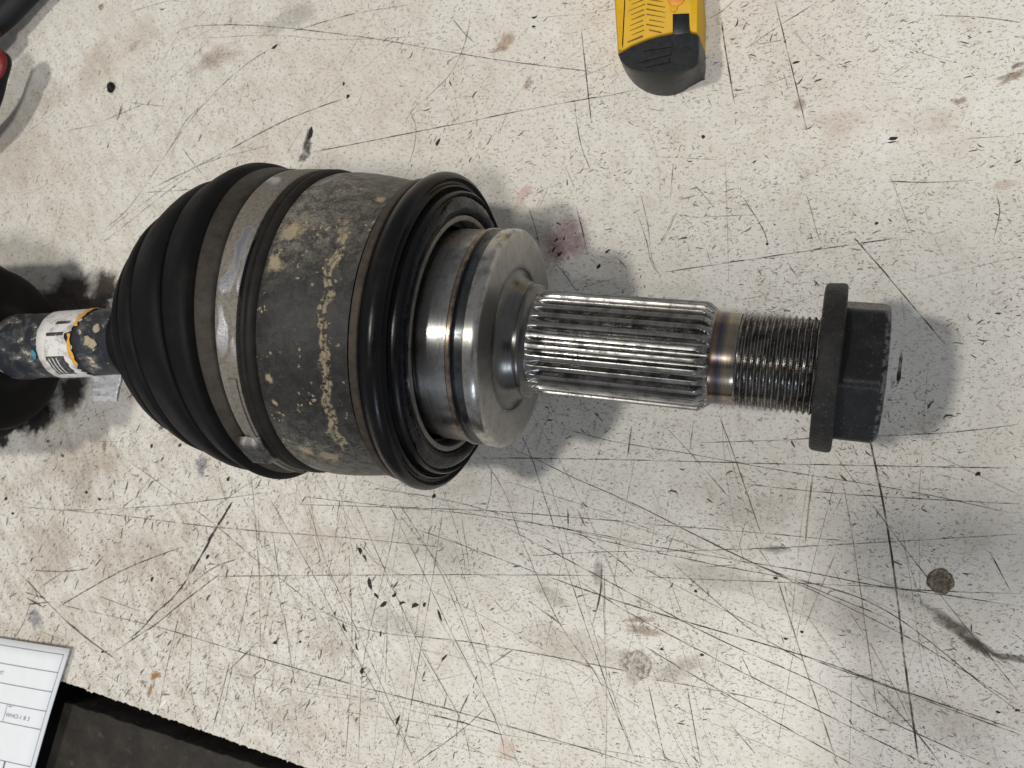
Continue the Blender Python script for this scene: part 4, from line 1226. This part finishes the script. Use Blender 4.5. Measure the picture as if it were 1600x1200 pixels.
# ------------------------------------------------------------------ yellow utility knife
def knife():
    ZT = 16.0
    root = empty('utility_knife', T(1030, 60))
    og = T(1030, 60)
    tag(root, 'yellow utility knife with a black end cap at the top edge', 'knife')

    def at(u, v, z=ZT):
        p = T(u, v, z)
        return (p.x, p.y)
    # outline of the upper edge, then up out of the picture
    def cr(ps, k=5):
        out = []
        for i in range(len(ps) - 1):
            p0, p1, p2, p3 = [Vector(ps[max(0, min(len(ps) - 1, i + j))]) for j in (-1, 0, 1, 2)]
            for q in range(k):
                t = q / k
                w_ = 0.5 * ((2 * p1) + (p2 - p0) * t + (2 * p0 - 5 * p1 + 4 * p2 - p3) * t * t + (3 * p1 - p0 - 3 * p2 + p3) * t ** 3)
                out.append((w_.x, w_.y))
        out.append(tuple(ps[-1]))
        return out
    capline = cr([(965, 84), (971, 96), (982, 106), (1000, 112), (1020, 114.5), (1045, 113.5), (1070, 110), (1084, 105), (1090, 97)])
    cap_o = [at(u, v) for u, v in capline] + [at(1092, 80), at(1092, 56), at(1089, 52.5), at(1077, 50.5)]
    seamc = [at(1064, 51), at(1050, 52.5), at(1032, 56), at(1014, 61), at(1000, 66.5), at(987, 72), at(975, 79)]
    far = 120.0
    lx, rx = at(958, 0), at(1092.5, 0)
    body = [at(964, 80), (lx[0], lx[1])][:1] + []
    body = seamc[::-1]
    ly, ry = at(963, 78), at(1092, 52)
    d = Vector((lx[0] - ly[0], lx[1] - ly[1], 0)).normalized()
    bl = [(lx[0] + d.x * far * k, lx[1] + d.y * far * k) for k in (0.0, 0.25, 0.5, 0.75)]
    br = [(rx[0] + d.x * far * k, rx[1] + d.y * far * k) for k in (0.0, 0.25, 0.5, 0.75)]
    nose = [(br[-1][0] - 2, br[-1][1] + 8), ((bl[-1][0] + br[-1][0]) / 2 + 3, br[-1][1] + 18), (bl[-1][0] + 6, bl[-1][1] + 16)]
    outline = [at(963, 78)] + [at(972, 81)] + seamc[::-1][1:] + [at(1077, 50.8), at(1091.5, 53)] + br + nose + bl[::-1]

    def bulge(pts, d_):
        n = len(pts)
        cx = sum(p[0] for p in pts) / n
        cy = sum(p[1] for p in pts) / n
        return [(p[0] + (p[0] - cx) * d_, p[1] + (p[1] - cy) * d_) for p in pts]
    body_o = slab('body', outline, 0.4, ZT, MB['yellow'], 2.2, parent=root, origin=og)
    foot = cr([(966, 87), (974, 106), (986, 125), (1001, 138.5), (1021, 147.5), (1046, 149.5), (1068, 142.5), (1084, 129), (1092, 114)])
    n_c = len(cap_o) + len(seamc)
    low = []
    for i_, (u, v) in enumerate(foot):
        x_ = i_ / (len(foot) - 1)
        w_ = min(1.0, x_ / 0.16, (1 - x_) / 0.20)
        f_, c_ = at(u, v, 0.4), cap_o[i_]
        low.append((c_[0] + (f_[0] - c_[0]) * w_, c_[1] + (f_[1] - c_[1]) * w_))
    mid_ = [((p[0] * 0.8 + q[0] * 0.2), (p[1] * 0.8 + q[1] * 0.2)) for p, q in zip(low, cap_o)]
    rest = (cap_o + seamc)[len(foot):]
    rings_ = [(low + rest, 0.4), (mid_ + rest, 7.0)]
    tops = cap_o + seamc
    cx_, cy_ = sum(p[0] for p in tops) / n_c, sum(p[1] for p in tops) / n_c
    up_ = [((a_[0] * 0.35 + b_[0] * 0.65), (a_[1] * 0.35 + b_[1] * 0.65)) for a_, b_ in zip(low, cap_o)]
    rings_ += [(up_ + rest, 13.6), (tops, ZT - 0.35), ([(cx_ + (p[0] - cx_) * 0.965, cy_ + (p[1] - cy_) * 0.965) for p in tops], ZT + 0.25)]
    cv, cf = [], []
    for pts_, z_ in rings_:
        cv += [(p[0], p[1], z_) for p in pts_]
    for k_ in range(len(rings_) - 1):
        for i_ in range(n_c):
            j_ = (i_ + 1) % n_c
            cf.append([k_ * n_c + i_, k_ * n_c + j_, (k_ + 1) * n_c + j_, (k_ + 1) * n_c + i_])
    cf.append([(len(rings_) - 1) * n_c + i_ for i_ in range(n_c)])
    cap = link('end_cap', pydata('end_cap', cv, cf, og, smooth=50), MB['black'], root)
    tab = slab('cap_tab', [at(1051, 56), at(1078, 53), at(1077, 21), at(1051, 22)], ZT - 2, ZT + 0.55, MB['black'], 0.5, parent=cap, origin=og)
    for (u0, v0), (u1, v1) in (((1049, 71), (1006, 79)), ((1047, 83), (998, 97)), ((1045, 95), (1010, 104))):
        a, b = Vector((*at(u0, v0), 0)), Vector((*at(u1, v1), 0))
        dd = (b - a).normalized()
        nn = Vector((-dd.y, dd.x, 0))
        pts = [a + nn * .42, a - nn * .42, b - nn * .18, b + nn * .18]
        slab('grip_ridge', [(p.x, p.y) for p in pts[::-1]], ZT, ZT + 0.75, MB['black'], 0.25, parent=cap, origin=og)
    # chevron grooves of the grip, laid on as thin brown strips
    k = 0
    for i in range(13):
        y = 76 - i * 8.0
        for (u0, v0, u1, v1) in ((1009, y - 14, 980, y - 2), (1009, y - 14, 1042, y - 8)):
            if (u1 > 1009 and v1 > 58) or v0 < -60 or (u1 < 1000 and v1 > 68):
                continue
            a, b = Vector((*at(u0, v0), 0)), Vector((*at(u1, v1), 0))
            dd = (b - a).normalized()
            nn = Vector((-dd.y, dd.x, 0))
            w = 0.16 + 0.08 * random.random()
            a2 = a.lerp(b, random.uniform(0.0, 0.2))
            b2 = a.lerp(b, random.uniform(0.7, 1.0))
            pts = [a2 + nn * w, a2 - nn * w, b2 - nn * w * 0.4, b2 + nn * w * 0.4]
            slab('grip_groove', [(p.x, p.y) for p in pts[::-1]], ZT - 0.5, ZT + 0.05, MB['groove'], 0.02, parent=body_o, origin=og)
    # round button at the picture's edge
    for (u, v, r, nm, mt) in ((1057, -3, 2.6, 'button', 'orange'), (1053, 13, 1.2, 'rivet', 'yellow')):
        c = at(u, v)
        slab(nm, [(c[0] + r * math.cos(q * math.pi / 12), c[1] + r * math.sin(q * math.pi / 12)) for q in range(24)], ZT - 1, ZT + 0.5, MB[mt], 0.4, parent=body_o, origin=og)


knife()


# ------------------------------------------------------------------ pliers, only the grips reach into the picture
def sweep(name, path, radii, mat, parent, origin, seg=24, flat=0.8):
    v, f = [], []
    n = len(path)
    for i, p in enumerate(path):
        d = (path[min(n - 1, i + 1)] - path[max(0, i - 1)]).normalized()
        s = UPV.cross(d).normalized()
        u = d.cross(s)
        for k in range(seg):
            t = 2 * math.pi * k / seg
            v.append(p + s * (radii[i] * math.cos(t)) + u * (radii[i] * flat * math.sin(t)))
    for i in range(n - 1):
        for k in range(seg):
            j = (k + 1) % seg
            f.append([i * seg + k, i * seg + j, (i + 1) * seg + j, (i + 1) * seg + k])
    f.append([k for k in range(seg)][::-1])
    f.append([(n - 1) * seg + k for k in range(seg)])
    return link(name, pydata(name, v, f, origin, smooth=45), mat, parent)


def pliers():
    og = T(-120, 120)
    root = empty('pliers', og)
    tag(root, 'black and red pliers handles at the top left corner', 'pliers')
    a = [T(130, -105, 8), T(86, -60, 8), T(36, -8, 8), T(2, 26, 9), T(-36, 56, 10), T(-85, 98, 11), T(-140, 165, 11), T(-185, 240, 11)]
    path = [p.copy() for p in a]

    def dens(ps, k=6):
        out = []
        for i in range(len(ps) - 1):
            p0, p1, p2, p3 = ps[max(0, i - 1)], ps[i], ps[i + 1], ps[min(len(ps) - 1, i + 2)]
            for q in range(k):
                t = q / k
                out.append(0.5 * ((2 * p1) + (p2 - p0) * t + (2 * p0 - 5 * p1 + 4 * p2 - p3) * t * t + (3 * p1 - p0 - 3 * p2 + p3) * t ** 3))
        out.append(ps[-1])
        return out
    pa = dens(path)
    ra = [5.9 * min(1.0, 0.55 + i * 0.12) for i in range(len(pa))]
    h1 = sweep('handle', pa, ra, MB['grip'], root, og)
    b = [T(-3, 80, 17), T(-2, 96, 16.5), T(-8, 118, 16), T(-16, 150, 15), T(-34, 190, 13), T(-80, 240, 11), T(-150, 290, 10), T(-185, 320, 10)]
    pb = dens(b)
    rb = [5.2 * min(1.0, 0.30 + 0.70 * math.sin(min(1.0, i / 6.0) * math.pi / 2)) for i in range(len(pb))]
    h2 = sweep('handle', pb, rb, MB['grip'], root, og)
    for ps, par, rad in (([T(-4, 80, 17.4), T(-1, 98, 17.8), T(-6, 124, 17.2)], h2, 3.6), ([T(-2, 48, 11.5), T(-30, 66, 12.3), T(-60, 90, 13.2)], h1, 4.2)):
        pd = dens(ps, 5)
        sweep('red_inlay', pd, [rad * math.sin(math.pi * (0.12 + 0.76 * i / (len(pd) - 1))) for i in range(len(pd))], MB['red'], par, og, flat=0.55)
    # jaws and pivot beyond the frame
    slab('jaw', [tuple(T(u, v, 0)[:2]) for u, v in ((-170, 350), (-190, 220), (-330, 250), (-420, 330), (-330, 345))][::-1], 5, 15, plain('dark_tool_steel', (0.12, 0.12, 0.125), 0.4, 0.8), 1.2, parent=root, origin=og)


pliers()


# ------------------------------------------------------------------ printed paper over the bench corner
def paper():
    ZP = 1.6
    A_, B_, C_ = T(112, 1013, ZP), T(-330, 946, ZP), T(52, 1217, ZP)
    ux = (B_ - A_).normalized()                # along the top edge, to the left
    uy = (C_ - A_).normalized()
    og = Vector((A_.x, A_.y, ZP))
    W, H = 190.0, 135.0
    n, m = 20, 20
    v, f = [], []

    def P(x, y, dz=0.0):
        q = A_ + ux * x + uy * y
        lift = 1.1 * math.exp(-((x) / 40.0) ** 2) * (0.3 + 0.7 * math.exp(-((y - 25) / 30.0) ** 2)) + 0.25 * math.sin(x * 0.05 + y * 0.03)
        return Vector((q.x, q.y, ZP + lift + dz))
    for i in range(n + 1):
        for j in range(m + 1):
            v.append(P(W * i / n, H * j / m))
    for i in range(n):
        for j in range(m):
            a = i * (m + 1) + j
            f.append([a, a + 1, a + m + 2, a + m + 1])
    sheet = link('paper_form', pydata('paper_form', v, f, og, smooth=60), MB['paper'])
    sheet.location = og * MM
    md = sheet.modifiers.new('thickness', 'SOLIDIFY')
    md.thickness = 0.1 * MM
    md.offset = -1
    tag(sheet, 'white printed form sheet at the lower left corner over the bench edge', 'paper')

    def uv(u, v_):
        """photo point on the sheet -> sheet coordinates"""
        q = T(u, v_, ZP + 0.8) - A_
        det = ux.x * uy.y - ux.y * uy.x
        return ((q.x * uy.y - q.y * uy.x) / det, (ux.x * q.y - ux.y * q.x) / det)

    def line(p, q, w=0.28):
        (x0, y0), (x1, y1) = p, q
        d = Vector((x1 - x0, y1 - y0))
        L = d.length
        d.normalize()
        nx, ny = -d.y * w / 2, d.x * w / 2
        k = max(2, int(L / 4))
        vv, ff = [], []
        for i in range(k + 1):
            x, y = x0 + (x1 - x0) * i / k, y0 + (y1 - y0) * i / k
            vv += [P(x + nx, y + ny, 0.16), P(x - nx, y - ny, 0.16)]
        for i in range(k):
            ff.append([2 * i, 2 * i + 1, 2 * i + 3, 2 * i + 2])
        link('printed_line', pydata('printed_line', vv, ff, og), MB['ink'], sheet)
    cr = uv(100, 1023)
    xr, yt = cr
    rows = [uv(u, v_)[1] for u, v_ in ((100, 1023), (87, 1050), (76, 1079.5), (67, 1109.5), (59, 1138), (45, 1197))]
    for y in rows:
        line((xr, y), (W - 12, y), 0.34)
    line((xr, rows[0]), (xr, rows[5]), 0.26)
    xm = uv(10, 1110)[0]
    line((xm, rows[3]), (xm, rows[4]), 0.26)
    xm2 = uv(7, 1194)[0]
    line((xm2, rows[5]), (xm2, rows[5] + 14), 0.9)

    def write(txt, x, y, size, mat):
        cu = bpy.data.curves.new('print', 'FONT')
        cu.body = txt
        cu.size = size
        tmp = bpy.data.objects.new('tmp_text', cu)
        COL.objects.link(tmp)
        dg = bpy.context.evaluated_depsgraph_get()
        me0 = bpy.data.meshes.new_from_object(tmp.evaluated_get(dg))
        vs = [P(x - q.co.x, y - q.co.y, 0.17) for q in me0.vertices]
        fs = [list(p.vertices) for p in me0.polygons]
        bpy.data.objects.remove(tmp)
        bpy.data.meshes.remove(me0)
        if fs:
            link('printed_text', pydata('printed_text', vs, fs, og), mat, sheet)
    x, y = uv(9.5, 1117.5)
    write('WHO-1 8 3', x, y + 0.4, 2.6, MB['ink'])
    x, y = uv(-4, 1053)
    write('MT', x, y, 2.4, MB['ink'])
    x, y = uv(14, 1102)
    line((x - 0.2, y + 0.2), (x - 2.2, y + 0.2), 0.35)


paper()


# ------------------------------------------------------------------ the photographer's phone, just behind the lens: it throws the soft shadow at lower right
def phone():
    og = Vector((-14, -64, 286))
    root = empty('smartphone', og)
    tag(root, 'black smartphone held over the bench by the photographer', 'phone')

    def rr_(w, h, r):
        pts = []
        for cx, cy, a0 in ((w / 2 - r, -h / 2 + r, -90), (w / 2 - r, h / 2 - r, 0), (-w / 2 + r, h / 2 - r, 90), (-w / 2 + r, -h / 2 + r, 180)):
            for i in range(7):
                a = math.radians(a0 + i * 15)
                pts.append((og.x + cx + r * math.cos(a), og.y + cy + r * math.sin(a)))
        return pts
    slab('case', rr_(164, 80, 11), 284, 292, MB['grip'], 1.5, parent=root, origin=og)
    slab('screen', rr_(156, 72, 8), 292, 292.6, MB['glass'], 0.2, parent=root, origin=og)


phone()
